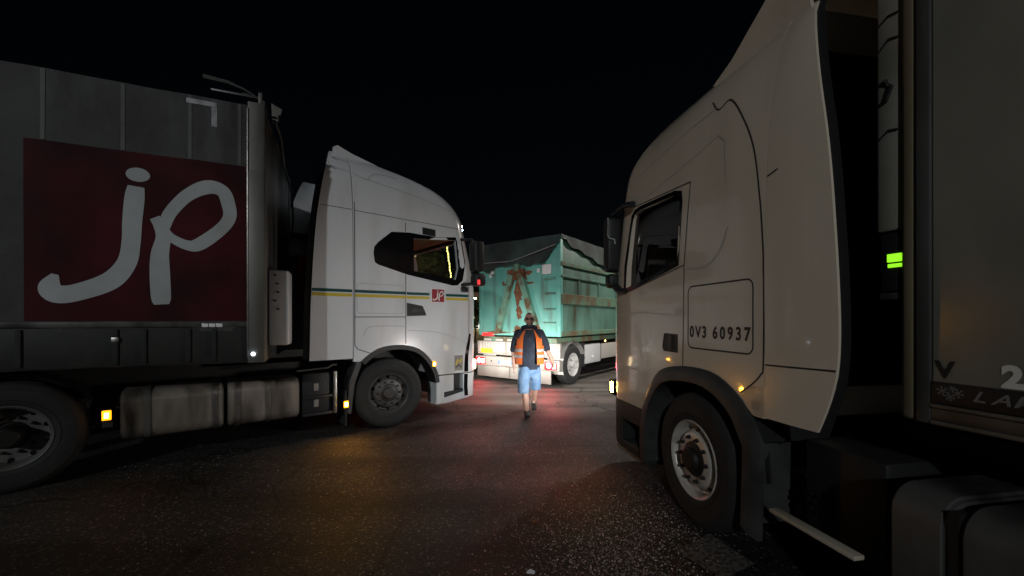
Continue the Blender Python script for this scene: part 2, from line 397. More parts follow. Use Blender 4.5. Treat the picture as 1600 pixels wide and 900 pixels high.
# ------------------------------------------------------------------ wheels
def cut_rim(prof, hole_r, hole_d, n):
    me = B().lathe(prof, seg=60).mesh(1, 40)
    cs = []
    for k in range(n):
        a = 2*math.pi*(k+.5)/n
        cs.append(B().lathe([(0, -.3), (hole_d, -.3), (hole_d, .4), (0, .4)], (hole_r*math.cos(a), 0, hole_r*math.sin(a)), 14).mesh())
    return boolean(me, cs, 40)
TYRE = B().lathe([(.285,.03),(.30,.008),(.315,.0),(.345,-.006),(.35,-.002),(.355,-.008),(.41,-.012),(.45,-.006),(.455,-.002),(.46,-.004),(.495,.012),(.512,.03),(.52,.055),
                  (.52,.085),(.508,.088),(.508,.098),(.52,.10),(.52,.145),(.508,.148),(.508,.158),(.52,.16),(.52,.20),(.508,.203),(.508,.213),(.52,.215),(.52,.25),(.50,.285),(.40,.31),(.29,.28)], seg=64).mesh(1, 30)
RIM_F = cut_rim([(.268,.16),(.272,.05),(.285,.018),(.298,.012),(.303,.002),(.296,-.004),(.285,.004),(.268,.03),(.262,.07),(.246,.078),(.222,.045),(.206,.022),(.194,.016),(.135,.014),(.135,.05),(.19,.06),(.215,.1),(.246,.13),(.268,.16)], .236, .026, 10)
RIM_R = cut_rim([(.268,.22),(.272,.05),(.285,.018),(.298,.012),(.303,.002),(.296,-.004),(.285,.004),(.268,.03),(.262,.10),(.25,.14),(.225,.15),(.13,.152),(.13,.18),(.225,.18),(.26,.19),(.268,.22)], .238, .024, 10)
HUB_F = B().lathe([(.0,-.045),(.07,-.045),(.085,-.035),(.092,-.005),(.118,.0),(.134,.012),(.14,.04)], seg=40).mesh(1, 30)
HUB_R = B().lathe([(.0,-.02),(.075,-.02),(.09,-.008),(.098,.03),(.105,.13),(.14,.16)], seg=40).mesh(1, 30)
NUT = B().lathe([(.0,-.034),(.011,-.034),(.012,-.02),(.016,-.018),(.017,.004),(0,.004)], seg=6).mesh(1, 20)
def wheel(parent, x, y, flip, front=True, rim='rim_grey', hub='nut_dark', nut='nut_dark', steer=0, nuts=True, r=.52, near=True):
    w = link('wheel', HUB_F.copy() if front else HUB_R.copy(), hub, parent)
    w.location = (x, y*flip, r); w.rotation_euler = (0, 0, steer); k = r/.52
    fl = flip if near else -flip
    w.scale = (k, k*fl, k)
    t = link('tyre', TYRE.copy(), 'rubber', w)
    rm = link('rim', (RIM_F if front else RIM_R).copy(), rim, w)
    if nuts:
        nm = None
        for q in range(10):
            a = 2*math.pi*q/10
            if nm is None: nm = NUT.copy(); nm.materials.clear(); nm.materials.append(MATS[nut])
            o = bpy.data.objects.new('wheel_nut', nm); COL.objects.link(o); o.parent = w
            o.location = (.1675*math.cos(a), .016 if front else .15, .1675*math.sin(a))
    return w

# ------------------------------------------------------------------ ground
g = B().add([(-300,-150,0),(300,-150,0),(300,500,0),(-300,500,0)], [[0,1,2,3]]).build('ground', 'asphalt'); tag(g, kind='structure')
# loose stone chips, thickest just in front of the camera to the right
def stones():
    vs, fs = [], []
    ico = bmesh.new(); bmesh.ops.create_icosphere(ico, subdivisions=1, radius=1); ico.verts.index_update()
    IV = [v.co.copy() for v in ico.verts]; IF = [[v.index for v in f.verts] for f in ico.faces]; ico.free()
    def one(x, y, s):
        base = len(vs); a = random.uniform(0, 6.28); ca, sa = math.cos(a), math.sin(a); kx, ky, kz = s*random.uniform(.7,1.4), s*random.uniform(.6,1.1), s*random.uniform(.45,.8)
        for v in IV:
            j = random.uniform(.8, 1.2); px, py, pz = v.x*kx*j, v.y*ky*j, v.z*kz*j
            vs.append((x+px*ca-py*sa, y+px*sa+py*ca, pz+kz*.45))
        for f in IF: fs.append([base+i for i in f])
    for _ in range(5200):
        y = random.gauss(2.75, .62); x = y*random.gauss(.265, .13)
        if y < 1.9: continue
        one(x, y, .0022+.0052*random.random()**2.2)
    for _ in range(1800):
        y = random.uniform(1.2, 7); x = random.uniform(-1.0, .55)*y
        one(x, y, random.uniform(.002,.005))
    me = bpy.data.meshes.new('m'); me.from_pydata(vs, [], fs); o = link('gravel', me, 'stone')
    tag(o, 'loose pale stone chips scattered over the asphalt in the foreground', 'gravel', kind='stuff')
stones()
def gp(px, py): Y = 1.62*620/(py-500); return ((px-800)/620*Y, Y)
mk = [gp(1056,862), gp(1108,834), gp(1180,882), gp(1130,905)]
o = B().add([(x, y, .004) for x, y in mk], [[0,1,2,3]]).build('ground_light_patch', 'light_patch_tone'); tag(o, kind='structure')  # light reaching under the right truck, painted as a flat pale patch
x, y = gp(828, 897); o = B().add([(x-.022,y,.004),(x+.03,y-.006,.004),(x+.032,y+.012,.012),(x+.004,y+.02,.022),(x-.018,y+.016,.01)], [[0,1,2,3],[0,3,4]]).build('litter', 'litter')
tag(o, 'small white crumpled scrap of paper on the asphalt at the bottom edge', 'litter')
x, y = gp(836, 817); o = B().add([(x-.03,y-.01,.003),(x+.0,y-.014,.012),(x+.035,y+.01,.004),(x+.005,y+.018,.015)], [[0,1,2,3]]).build('dry_leaf', 'leaf_dry')
tag(o, 'single brown dry leaf lying on the asphalt in the foreground', 'leaf')

# ================================================================== LEFT TRUCK (white, jp)
LP, LD = (-1.8526, 5.9825), (.77487, .63213)
L = empty('truck_tractor', (*LP, 0), math.atan2(LD[1], LD[0]), 'white tractor unit with green and yellow stripes and small red jp badge', 'truck')
LTAB = dense([(.72,1.66,0,.30),(1.4,1.665,0,.30),(2.15,1.66,0,.30),(2.6,1.59,.005,.32),(3.1,1.48,.015,.34),(3.3,1.455,.03,.36),(3.5,1.37,.06,.38),(3.65,1.24,.09,.40),(3.78,1.05,.13,.42),(3.90,.72,.19,.45),(3.98,.38,.25,.45),(4.05,.06,.31,.45),(4.12,-.1,.40,.3)])
XR = -.52
cab = slices(LTAB, XR, rr=.006).mesh()
arch = [(-.9,.3),(-.9,1.04),(-.42,1.02),(-.33,1.10),(-.176,1.194),(-.03,1.23),(.121,1.239),(.3,1.225),(.49,1.163),(.65,1.03),(.774,.85),(.83,.72),(.85,.60),(.85,.3)]
LWIN = [(.40,2.39),(1.16,2.30),(1.21,2.5),(1.16,2.97),(.40,2.90)]
inner = slices(LTAB, XR, .06, .03, 1.36, 3.7).mesh()
cab = boolean(cab, [inner, B().prism(arch, -.5, 3).mesh(), B().prism(LWIN, -.3, 2.8).mesh(),
     B().prism([(.22,2.28),(2.28,2.28),(2.22,3.02),(.28,3.02)], .9, 2.2, 'x').mesh()])
link('cab_body', cab, 'white_paint', L)
SK = Skin(cab, 1)
# side extenders behind the cab, near and far
def extender(parent, tab, rear, x0, zlo, zhi, flip, m, far=False, th=.03, name='side_fairing', bottom=None):
    b = B(); rows = []
    zs = [zlo+(zhi-zlo)*k/40 for k in range(41)]
    for z in zs:
        xf, ins, rf = lerp_tab(tab, z); xr = lerp_tab(rear, z)[0]
        y = ins; rows.append([(x0+(xr-x0)*q/4, y-.001+(.02*(q/4)**2), z) for q in range(5)])
    vs = []; n = 5
    for r in rows: vs += [(x, (W-y) if far else y, z) for x, y, z in r]
    for r in rows: vs += [(x, (W-y-th) if far else y+th, z) for x, y, z in r]
    N0 = len(rows)*n; fs = []
    for i in range(len(rows)-1):
        for k in range(n-1):
            fs.append([i*n+k, i*n+k+1, (i+1)*n+k+1, (i+1)*n+k]); fs.append([N0+i*n+k, N0+(i+1)*n+k, N0+(i+1)*n+k+1, N0+i*n+k+1])
        for k in (0, n-1): fs.append([i*n+k, (i+1)*n+k, N0+(i+1)*n+k, N0+i*n+k])
    for i in (0, len(rows)-1):
        for k in range(n-1): fs.append([i*n+k, i*n+k+1, N0+i*n+k+1, N0+i*n+k])
    return b.add(vs, fs).build(name, m, parent, flip, 30)
LREAR = dense([(1.07,-1.09),(2.0,-1.067),(3.0,-1.0),(3.6,-.90),(4.0,-.79),(4.12,-.74)])
e1 = extender(L, LTAB, LREAR, -.532, 1.07, 4.1, 1, 'white_paint')
e2 = extender(L, LTAB, LREAR, -.532, 1.07, 4.1, 1, 'white_paint', far=True)
SKe = Skin(e1.data, 1)
for z in (2.72, 3.15):
    B().box(-.95, -.5, W-.16, W-.045, z, z+.07, .008).build('stay_bar', 'black_plastic', e2)
for y0 in (.03, W-.09):   # rubber edge
    B().add([(lerp_tab(LREAR, 1.09+k*.1)[0]-dx, (lerp_tab(LTAB, 1.09+k*.1)[1] if y0 < 1 else W-lerp_tab(LTAB, 1.09+k*.1)[1]-.05)+.022+dy, 1.09+k*.1) for k in range(27) for dx, dy in ((-.01,0),(.07,.05))],
            [[2*k, 2*k+1, 2*k+3, 2*k+2] for k in range(26)]).build('rubber_edge', 'rubber', L)
B().box(-.56,-.525,.25,2.25,1.2,3.4,.01).build('rear_wall', 'black_plastic', L)
# roof spoiler wedge that closes the gap between the two extenders
rf = B(); xs = [(.10,4.03),(.0,4.06),(-.15,4.085),(-.30,4.10)]
n = 9
vs = []
for x, z in xs:
    for k in range(n):
        q = k/(n-1)*2-1; vs.append((x, W/2+q*(W/2-.36), z-.05*abs(q)**3))
for x, z in xs:
    for k in range(n): q = k/(n-1)*2-1; vs.append((x, W/2+q*(W/2-.33), z-.16-.05*abs(q)**3))
N0 = len(xs)*n
fs = [[i*n+k, i*n+k+1, (i+1)*n+k+1, (i+1)*n+k] for i in range(3) for k in range(n-1)]
fs += [[i*n+k, N0+i*n+k, N0+(i+1)*n+k, (i+1)*n+k] for i in range(3) for k in (0, n-1)]
fs += [[i*n+k, i*n+k+1, N0+i*n+k+1, N0+i*n+k] for i in (0, 3) for k in range(n-1)]
rf.add(vs, fs).build('roof_spoiler', 'white_paint', L)
# side spoiler cheek rising towards the rear
B().prism([(-.05,4.0),(-.46,4.10),(-.66,4.17),(-.72,4.13),(-.74,3.9),(-.5,3.85)], .285, .33).build('spoiler_cheek', 'white_paint', L)
# black window surround
SK.poly('window_surround', [(.04,2.957),(-.16,2.78),(-.223,2.703),(-.235,2.6),(-.214,2.469),(-.16,2.44),(.287,2.325),(1.10,2.20),(1.20,2.21),(1.30,2.30),(1.36,2.6),(1.30,3.04),(1.0,3.0),(.78,2.975),(.33,2.985)], 'black_gloss', L, .004, hole=LWIN)
def pane(poly, y, m, parent, flip, name='door_window'):
    return B().prism(poly, y, y+.006).build(name, m, parent, flip)
pane(LWIN, .03, 'window_glass', L, 1); pane(LWIN, W-.036, 'window_glass', L, 1)
wsx = [(2.24,1.63),(2.65,1.56),(3.06,1.47)]
B().add([(x-.03-.12*(abs(q)**3), W/2+q*1.06, z) for z, x in wsx for q in [k/6-1 for k in range(13)]], [[i*13+k, i*13+k+1, (i+1)*13+k+1, (i+1)*13+k] for i in range(2) for k in range(12)]).build('windscreen', 'window_glass', L)
SK.poly('door_handle', [(.282,1.888),(.547,1.845),(.59,1.76),(.614,1.692),(.282,1.68)], 'black_plastic', L, .006)
SK.poly('door_handle_grip', [(.36,1.80),(.56,1.79),(.59,1.745),(.36,1.75)], 'grey_plastic', L, .02)
SK.poly('roof_vent', [(.55,3.10),(.78,3.09),(.78,2.98),(.55,2.99)], 'black_plastic', L, .012)
def seams(sk, parent, lst, w=.011, m='seam', name='panel_seam', off=.0022, closed=False):
    for pts in lst: sk.strip(name, pts, w, m, parent, off, closed)
seams(SK, L, [[(-.505,3.32),(-.505,1.26),(-.46,1.20),(-.27,1.13)], [(.266,3.13),(.266,2.99)], [(.266,2.32),(.266,1.25)], [(-.505,1.663),(.266,1.668)], [(1.43,2.2),(1.43,1.36)]])
seams(SK, L, [[(-.505,3.19),(1.25,3.17)]], .008)
seams(SK, L, [rrect(-.472,.234,1.72,2.15,.05)], .008, 'crease', 'locker_seam', .0022, True)
seams(SK, L, [[(-.30,3.70),(.3,3.62),(.9,3.50),(1.28,3.38)],[(-.505,3.76),(-.30,3.70),(-.22,3.79),(-.05,3.84),(.2,3.83)], [(.30,1.46),(.8,1.42),(1.2,1.30),(1.38,1.2)], [(-.38,1.40),(-.33,1.5),(-.2,1.53),(.1,1.53),(.25,1.52)]], .012, 'crease', 'crease_shading')
seams(SKe, L, [[(-.95,3.20),(-.54,3.195)]], .008)
seams(SKe, L, [[(-.86,3.82),(-.54,3.75)], [(-.80,3.98),(-.54,3.93)]], .012, 'crease', 'crease_shading')
for (a, b) in ((.266,-.5), (.67,.28), (1.415,.97)):
    SK.strip('stripe', [(b, 2.033), (a, 2.036)], .042, 'green_stripe', L, .003)
    SK.strip('stripe', [(b, 1.973), (a, 1.976)], .044, 'yellow_stripe', L, .003)
SKe.strip('stripe', [(-1.062, 2.033), (-.54, 2.033)], .042, 'green_stripe', L, .003)
SKe.strip('stripe', [(-1.062, 1.973), (-.54, 1.973)], .044, 'yellow_stripe', L, .003)
# jp artwork in unit square coordinates (0..1, 0..1)
J_DOT = ((.47,.865), .055, .042)
J_STEM = ([(.462,.795),(.455,.72),(.445,.58),(.44,.46),(.42,.34),(.35,.235),(.22,.165),(.135,.15),(.105,.19),(.125,.26)], [.075,.09,.088,.085,.09,.10,.095,.10,.10,.03])
P_STEM = ([(.545,.62),(.575,.57),(.585,.50),(.57,.40),(.57,.28),(.575,.14),(.578,.10)], [.05,.07,.07,.085,.095,.092,.07])
P_LOOP = ([(.585,.56),(.62,.66),(.70,.77),(.80,.835),(.875,.82),(.905,.74),(.91,.655),(.86,.57),(.76,.475),(.70,.465),(.63,.50),(.60,.53)], [.06,.065,.072,.085,.075,.072,.068,.07,.075,.06,.05,.05])
def jp(put, parent, m):
    """put(u, v) -> 3-D point"""
    c, a, bb = J_DOT
    B().add([put(c[0]+a*math.cos(k*.3927), c[1]+bb*math.sin(k*.3927)) for k in range(16)], [list(range(16))]).build('letter_dot', m, parent)
    for nm, (p, w) in (('letter_j', J_STEM), ('letter_p', P_STEM), ('letter_p_bowl', P_LOOP)):
        S = stroke(p, w); vs = [put(*q) for ab in S for q in ab]
        B().add(vs, [[2*i, 2*i+1, 2*i+3, 2*i+2] for i in range(len(S)-1)]).build(nm, m, parent)
badge = SK.poly('badge', [(.695,1.90),(.955,1.90),(.955,2.135),(.695,2.135)], 'logo_white', L, .004); badge['label'] = 'small red and white jp badge on the door'
SK.poly('badge_field', [(.713,1.915),(.938,1.915),(.938,2.122),(.713,2.122)], 'logo_red', badge, .006)
jp(lambda u, v: SK.pt(.713+.225*u, 1.915+.207*v, .008), badge, 'logo_white')
# bumper and step
btab = [(.235,1.60,.02,.26),(.30,1.655,0,.30),(.70,1.665,0,.30)]
bump = slices(btab, .80).mesh()
bump = boolean(bump, [B().box(1.12,1.30,-.2,.25,.42,.9).mesh(), B().prism([(.4,.1),(.81,.1),(.81,.215),(1.5,.295),(2,.2),(2,.0),(.4,.0)], -.5, 3).mesh(), B().box(.7,1.15,.3,2.2,.1,.9).mesh()])
link('bumper', bump, 'white_paint', L); SKb = Skin(bump, 1)
B().box(1.12,1.31,.10,.26,.43,.70).build('step_recess', 'black_plastic', L)
B().prism([(.94,.335),(1.30,.40),(1.30,.45),(.94,.425)], -.006, .12).build('step_tread', 'black_plastic', L)
SKb.strip('lamp_surround', [(1.37,.32),(1.36,.5),(1.365,.69)], .075, 'black_gloss', L, .006)
SK.strip('lamp_surround', [(1.37,.73),(1.375,.95),(1.40,1.12),(1.43,1.25),(1.45,1.38)], (.085,.05), 'black_gloss', L, .006)
SK.poly('sticker', [(1.135,.765),(1.30,.765),(1.30,1.02),(1.135,1.02)], 'board_beige', L, .004)
SK.strip('sticker_mark', [(1.16,.86),(1.20,.95),(1.24,.90),(1.28,.96)], .035, 'yellow_stripe', L, .006)
SK.strip('sticker_mark', [(1.16,.82),(1.22,.86),(1.27,.81)], .02, 'black_plastic', L, .007)
# wheel arch lining and lip
lip = [p for p in arch[2:-1]]
D = dense([(i, *p) for i, p in enumerate(lip)], .34); D = [(d[1], d[2]) for d in D]
B().add([(x, y, z) for x, z in D for y in (.015, .85)], [[2*i, 2*i+1, 2*i+3, 2*i+2] for i in range(len(D)-1)]).build('arch_lining', 'black_plastic', L)
def offset_arc(D, c, k): return [(c[0]+(x-c[0])*k, c[1]+(z-c[1])*k) for x, z in D]
Di = offset_arc(D, (.14,.55), .90)
B().add([q for (x, z), (a, b2) in zip(D, Di) for q in ((x, -.012, z), (a, -.012, b2), (a, .30, b2), (x, .02, z))], [[4*i+k, 4*i+(k+1) % 4, 4*i+4+(k+1) % 4, 4*i+4+k] for i in range(len(D)-1) for k in range(4)]).build('arch_lip', 'black_plastic', L)
B().prism([(-.60,.30),(-.55,.28),(-.50,.70),(-.40,1.0),(-.47,1.02),(-.57,.75)], .02, .42).build('mudguard', 'grey_plastic', L)
B().box(-.63,-.60,.03,.42,.12,.62,.008).build('mud_flap', 'rubber', L)
wheel(L, 0, .0, 1, True, 'rim_grey', 'grey_plastic', 'nut_dark', steer=R_(-7))
wheel(L, 0, W, 1, True, 'rim_grey', 'grey_plastic', 'nut_dark', nuts=False, near=False)
wheel(L, -3.655, .0, 1, False, 'rim_shaded', 'nut_dark', 'nut_dark')
wheel(L, -3.655, W, 1, False, 'rim_white', 'nut_dark', 'nut_dark', nuts=False, near=False)
# chassis
ch = B()
for y in (.82, 1.62): ch.box(-4.6, 1.1, y, y+.08, .72, 1.0)
for x in (-4.4,-2.6,-1.2,.9): ch.box(x, x+.1, .85, 1.65, .78, .95)
ch.box(-3.75,-3.55,.3,2.2,.44,.60); ch.box(-.08,.08,.3,2.2,.42,.56); ch.box(-.5,1.2,.75,1.75,.55,1.34)
ch.build('chassis', 'chassis', L)
B().prism([(-3.6,1.08),(-2.3,1.08),(-2.2,1.02),(-2.2,.98),(-3.6,.98)], .75, 1.75).build('fifth_wheel', 'chassis', L)
for y in (.02, W-.45):
    P = [(-3.655+.62*math.cos(a), .5+.6*math.sin(a)) for a in [R_(150-12*k) for k in range(11)]]
    B().add([(x, yy, z) for x, z in P for yy in (y, y+.43)], [[2*i, 2*i+1, 2*i+3, 2*i+2] for i in range(10)]).build('rear_mudguard', 'black_plastic', L)
# fuel tanks with straps
def tank(x0, x1, parent, flip, z0=.33, z1=.86, m='aluminium', y0=.02, y1=.62):
    b = bmesh.new(); bmesh.ops.create_cube(b, size=1)
    for v in b.verts: v.co = Vector(((x0+x1)/2+v.co.x*(x1-x0), (y0+y1)/2+v.co.y*(y1-y0), (z0+z1)/2+v.co.z*(z1-z0)))
    bmesh.ops.bevel(b, geom=[e for e in b.edges if abs(e.verts[0].co.x-e.verts[1].co.x) > .01], offset=.12, segments=7, profile=.5, affect='EDGES')
    bmesh.ops.bevel(b, geom=[e for e in b.edges if abs(e.verts[0].co.x-e.verts[1].co.x) < .001 and len(e.link_faces) == 2 and any(len(f.verts) > 6 for f in e.link_faces)], offset=.015, segments=2, affect='EDGES')
    q = B(); q.take(b); return q.build('fuel_tank', m, parent, flip)
def strap(x, parent, flip, z0=.33, z1=.86, w=.05, m='steel', y0=.02, y1=.62):
    P = rrect(y0-.012, y1+.012, z0-.012, z1+.012, .125, 6)
    B().add([(xx, y, z) for y, z in P for xx in (x-w/2, x+w/2)], [[2*i, 2*i+1, 2*((i+1) % len(P))+1, 2*((i+1) % len(P))] for i in range(len(P))]).build('tank_strap', m, parent, flip)
tank(-2.90,-2.02, L, 1); tank(-1.98,-1.21, L, 1)
for x in (-2.69,-2.10,-1.56,-1.88): strap(x, L, 1, m='steel' if x != -2.69 else 'rail_metal')
B().box(-1.17,-.80,.06,.6,.32,.90,.02).build('battery_box', 'black_plastic', L)
B().box(-1.17,-.80,.0,.08,.56,.60,.008).build('cab_step', 'black_plastic', L); B().box(-1.17,-.80,.0,.08,.33,.37,.008).build('cab_step', 'black_plastic', L)
for z in (.66,.44): B().box(-1.03,-.97,.045,.058,z,z+.10,.004).build('label_plate', 'board_beige', L)
B().box(-.79,-.745,.0,.05,.33,.91,.006).build('step_bracket', 'steel', L)
B().tube([(-1.24,.03,.945),(-.95,.03,.96),(-.85,.03,.965),(-.80,.03,1.0),(-.74,.03,1.0)], .012).build('grab_rail', 'steel', L)
def marker(parent, x, z, flip, m='amber', w=.055, h=.085, y=-.03, nm='marker_lamp', bx=True):
    if bx: B().box(x-w/2-.012, x+w/2+.012, y+.012, y+.05, z-h/2-.012, z+h/2+.012, .005).build('lamp_base', 'black_plastic', parent, flip)
    if m.startswith('amber') and m != 'amber_low':
        o = B().box(x-w/2-.008, x+w/2+.008, y, y+.02, z-h/2-.008, z+h/2+.008, .008).build(nm, 'amber_lens', parent, flip)
        B().box(x-w*.30, x+w*.30, y-.004, y+.01, z-h*.32, z+h*.32, .004).build('lamp_core', m, o, flip); return o
    return B().box(x-w/2, x+w/2, y, y+.02, z-h/2, z+h/2, .006).build(nm, m, parent, flip)
marker(L, -3.0, .635, 1, y=.0); marker(L, -.62, .43, 1, 'amber_strong', y=.0, w=.05, h=.08); marker(L, .752, .905, 1, w=.05, h=.07, y=-.015)
B().box(-3.04,-2.96,.06,.35,.5,.6).build('lamp_bracket', 'chassis', L); B().box(-.65,-.59,.06,.30,.38,.48).build('lamp_bracket', 'chassis', L)
marker(L, 1.385, 3.20, 1, 'roof_led', .03, .035, y=.155, bx=False, nm='roof_lamp'); marker(L, 1.385, 3.27, 1, 'roof_led', .022, .022, y=.165, bx=False, nm='roof_lamp')
# mirrors
B().box(1.36,1.56,-.30,-.08,2.44,2.96,.05,3).build('mirror', 'black_plastic', L)
B().box(1.40,1.62,-.26,-.06,2.20,2.42,.05,3).build('mirror', 'black_plastic', L)
B().tube([(1.28,.05,3.0),(1.42,-.1,3.0),(1.46,-.16,2.9)], .025).build('mirror_arm', 'black_plastic', L)
B().tube([(1.28,.02,2.22),(1.42,-.1,2.24),(1.46,-.14,2.3)], .03).build('mirror_arm', 'black_plastic', L)
B().box(1.26,1.40,-.035,.02,2.10,2.19,.02).build('mirror_foot', 'black_plastic', L)
B().box(1.43,1.48,-.268,-.255,2.22,2.30,.006).build('mirror_reflector', 'tail_dim', L)
B().box(1.38,1.56,W+.08,W+.30,2.44,2.96,.05,3).build('mirror', 'black_plastic', L)
B().box(1.38,1.50,.25,W-.25,3.03,3.14,.03).build('sun_visor', 'black_plastic', L)
# interior
for y in (.45, 1.6):
    s_ = B().box(.15,.68,y,y+.5,1.75,1.92,.04).build('seat', 'interior', L); B().prism([(.12,1.9),(.28,1.9),(.10,2.62),(-.04,2.62)], y+.02, y+.48).build('backrest', 'interior', s_)
B().prism([(1.0,1.4),(1.58,1.4),(1.52,2.22),(1.15,2.24),(1.0,2.0)], .12, W-.12).build('dashboard', 'interior', L)
sw = B(); sw.tube([(.93+.09*math.sin(a), 1.85+.22*math.cos(a), 2.22+.18*math.sin(a)) for a in [k*math.pi/12 for k in range(25)]], .016); sw.build('steering_wheel', 'interior', L)
B().box(.75,1.36,.15,W-.15,3.06,3.14,.02).build('overhead_shelf', 'interior_warm', L)
# headlamps on the front face
for y in (.30, W-.30):
    B().box(1.60,1.675,y-.17,y+.17,.74,.92,.03).build('headlamp', 'headlamp', L)
def spot(parent, loc, aim, energy, size, blend, color, name, scale=(1,1,1), radius=.05):
    l = bpy.data.lights.new(name, 'SPOT'); l.energy = energy; l.spot_size = R_(size); l.spot_blend = blend; l.color = color; l.shadow_soft_size = radius
    o = bpy.data.objects.new(name, l); COL.objects.link(o); o.parent = parent; o.location = loc
    o.rotation_euler = Vector(aim).to_track_quat('-Z', 'Y').to_euler(); o.scale = scale; return o
for y in (.30, W-.30):
    spot(L, (1.72,y,.83), (1,0,-.10), 190, 150, 1, (1,.96,.90), 'headlamp_beam', (1.3,.45,1))
    spot(L, (1.72,y,.83), (1,0,-.055), 500, 70, 1, (1,.95,.88), 'headlamp_beam', (1.3,.45,1))
# red air line stand behind the cab
B().box(-.90,-.66,1.75,1.92,1.95,2.75,.03).build('air_tank', 'red_part', L)
B().tube([(-1.1+.0*k, 1.35+.07*math.cos(k*.7), 1.5+.016*k+.07*math.sin(k*.7)) for k in range(60)], .012, 6).build('air_hose', 'red_part', L)

# ================================================================== LEFT TRAILER (curtain with jp)
LT = empty('semi_trailer', (-2.909, 4.366, 0), math.atan2(.39779,.91748), 'dirty grey curtain trailer with large white jp letters on a red field', 'trailer')
def wav(x, z): return .006*math.sin(x*5.1)+.004*math.sin(x*11+z)+.004*math.sin(z*2.2+x)
def sheet(x0, x1, z0, z1, off, nx, nz):
    vs = [(x0+(x1-x0)*i/nx, wav(x0+(x1-x0)*i/nx, z0+(z1-z0)*k/nz)-off, z0+(z1-z0)*k/nz) for k in range(nz+1) for i in range(nx+1)]
    return B().add(vs, [[k*(nx+1)+i, k*(nx+1)+i+1, (k+1)*(nx+1)+i+1, (k+1)*(nx+1)+i] for k in range(nz) for i in range(nx)])
sheet(-13.4, -.005, 1.50, 3.985, .0, 160, 12).build('curtain', 'curtain_grey', LT)
field = sheet(-1.75, -.008, 1.61, 3.305, .004, 24, 10).build('logo_field', 'curtain_red', LT); field['label'] = 'large dark red square printed on the curtain'
def putL(u, v):
    x = -1.75+1.742*u; z = 1.61+1.70*v; return (x, wav(x, z)-.008, z)
jp(putL, field, 'curtain_white')
for x in (-.075,-.51,-1.05,-1.62,-2.2,-2.8): sheet(x-.016, x+.016, 3.31 if x > -1.75 else 1.62, 3.975, .004, 2, 10).build('curtain_seam', 'curtain_seam', LT)
bt = B()
bt.box(-13.4,.165,.03,2.49,3.93,3.97); bt.box(-13.4,.0,.02,2.48,1.15,1.28); bt.box(-13.4,0,2.46,2.49,1.28,3.94); bt.build('roof_and_floor', 'rail_metal', LT)
B().box(-13.4,-.0,-.014,.02,1.545,1.60,.004).build('curtain_rail', 'rail_metal', LT)
B().box(-13.4,-.0,-.004,.02,1.16,1.54,.004).build('side_rave', 'chassis', LT)
for x in (-1.78,-1.10,-.88,-.52,-.30,-2.3,-2.9): B().box(x-.02,x+.02,-.022,-.006,1.18,1.53,.004).build('curtain_strap', 'rubber', LT)
for x in (-1.10,): B().box(x-.03,x+.03,-.032,-.02,1.40,1.45,.006).build('strap_buckle', 'steel', LT)
B().box(.0,.165,-.012,.16,1.15,4.03,.012).build('corner_post', 'post_metal', LT)
B().box(.005,.16,-.018,-.010,1.15,3.27,.003).build('post_cover', 'post_metal', LT)
B().box(-.004,.012,-.022,.0,1.2,3.95,.004).build('post_edge', 'steel', LT)
B().box(.10,.15,.16,2.49,1.15,4.0,.008).build('front_wall', 'rail_metal', LT)
B().box(.0,.165,2.36,2.50,1.15,4.0,.012).build('corner_post', 'post_metal', LT)
# bent roof hardware and loose strap at the front corner
B().box(-.34,.10,.03,.05,4.09,4.115,.004).build('roof_bow', 'rail_metal', LT)
B().tube([(-.42,.1,4.25),(-.20,.1,4.24),(-.05,.1,4.20),(.06,.1,4.14)], [.03,.022,.012,.01]).build('bent_rod', 'rail_metal', LT)
B().tube([(-.12,.4,4.30),(.1,.35,4.22),(.14,.3,4.05)], .012).build('bent_rod', 'rail_metal', LT)
B().box(.10,.14,.0,.03,3.98,4.15,.006).build('roof_bracket', 'post_metal', LT)
B().prism([(.19,4.17),(.30,4.12),(.26,3.96),(.20,3.94)], .25, .27).build('torn_plate', 'post_metal', LT)
B().tube([(.22,.3,4.0),(.25,.6,3.9),(.22,1.2,3.75),(.25,1.9,3.55),(.24,2.1,3.2),(.2,2.2,2.9)], .012).build('loose_strap', 'post_metal', LT)
for k in range(3): B().box(-.405+k*.062,-.349+k*.062,-.024,-.015,1.545,1.583,.003).build('reflective_tape', 'tape_bright', LT)
for x0, x1, z0, z1 in ((-.54,-.28,3.895,3.945), (-.325,-.275,3.685,3.893)):
    sheet(x0, x1, z0, z1, .005, 3, 3).build('marking_tape', 'tape_white', LT)
B().lathe([(0,-.014),(.016,-.014),(.020,0),(.022,.03),(0,.03)], (.055,-.02,1.245), 16).build('marker_lamp', 'white_lamp', LT)
B().box(.16,.37,.25,.60,1.32,2.21,.02).build('valve_cabinet', 'box_grey', LT)
for z in (2.15,2.05,1.95,1.85,1.75): B().lathe([(0,-.01),(.012,-.01),(.012,.0)], (.25+.02*math.sin(z*40),.25,z), 8).build('cabinet_bolt', 'nut_dark', LT)
B().box(-3.0,-2.7,.3,.45,.5,1.15).build('landing_leg', 'chassis', LT); B().box(-3.1,-2.6,.2,.55,.0,.04).build('landing_foot', 'chassis', LT)

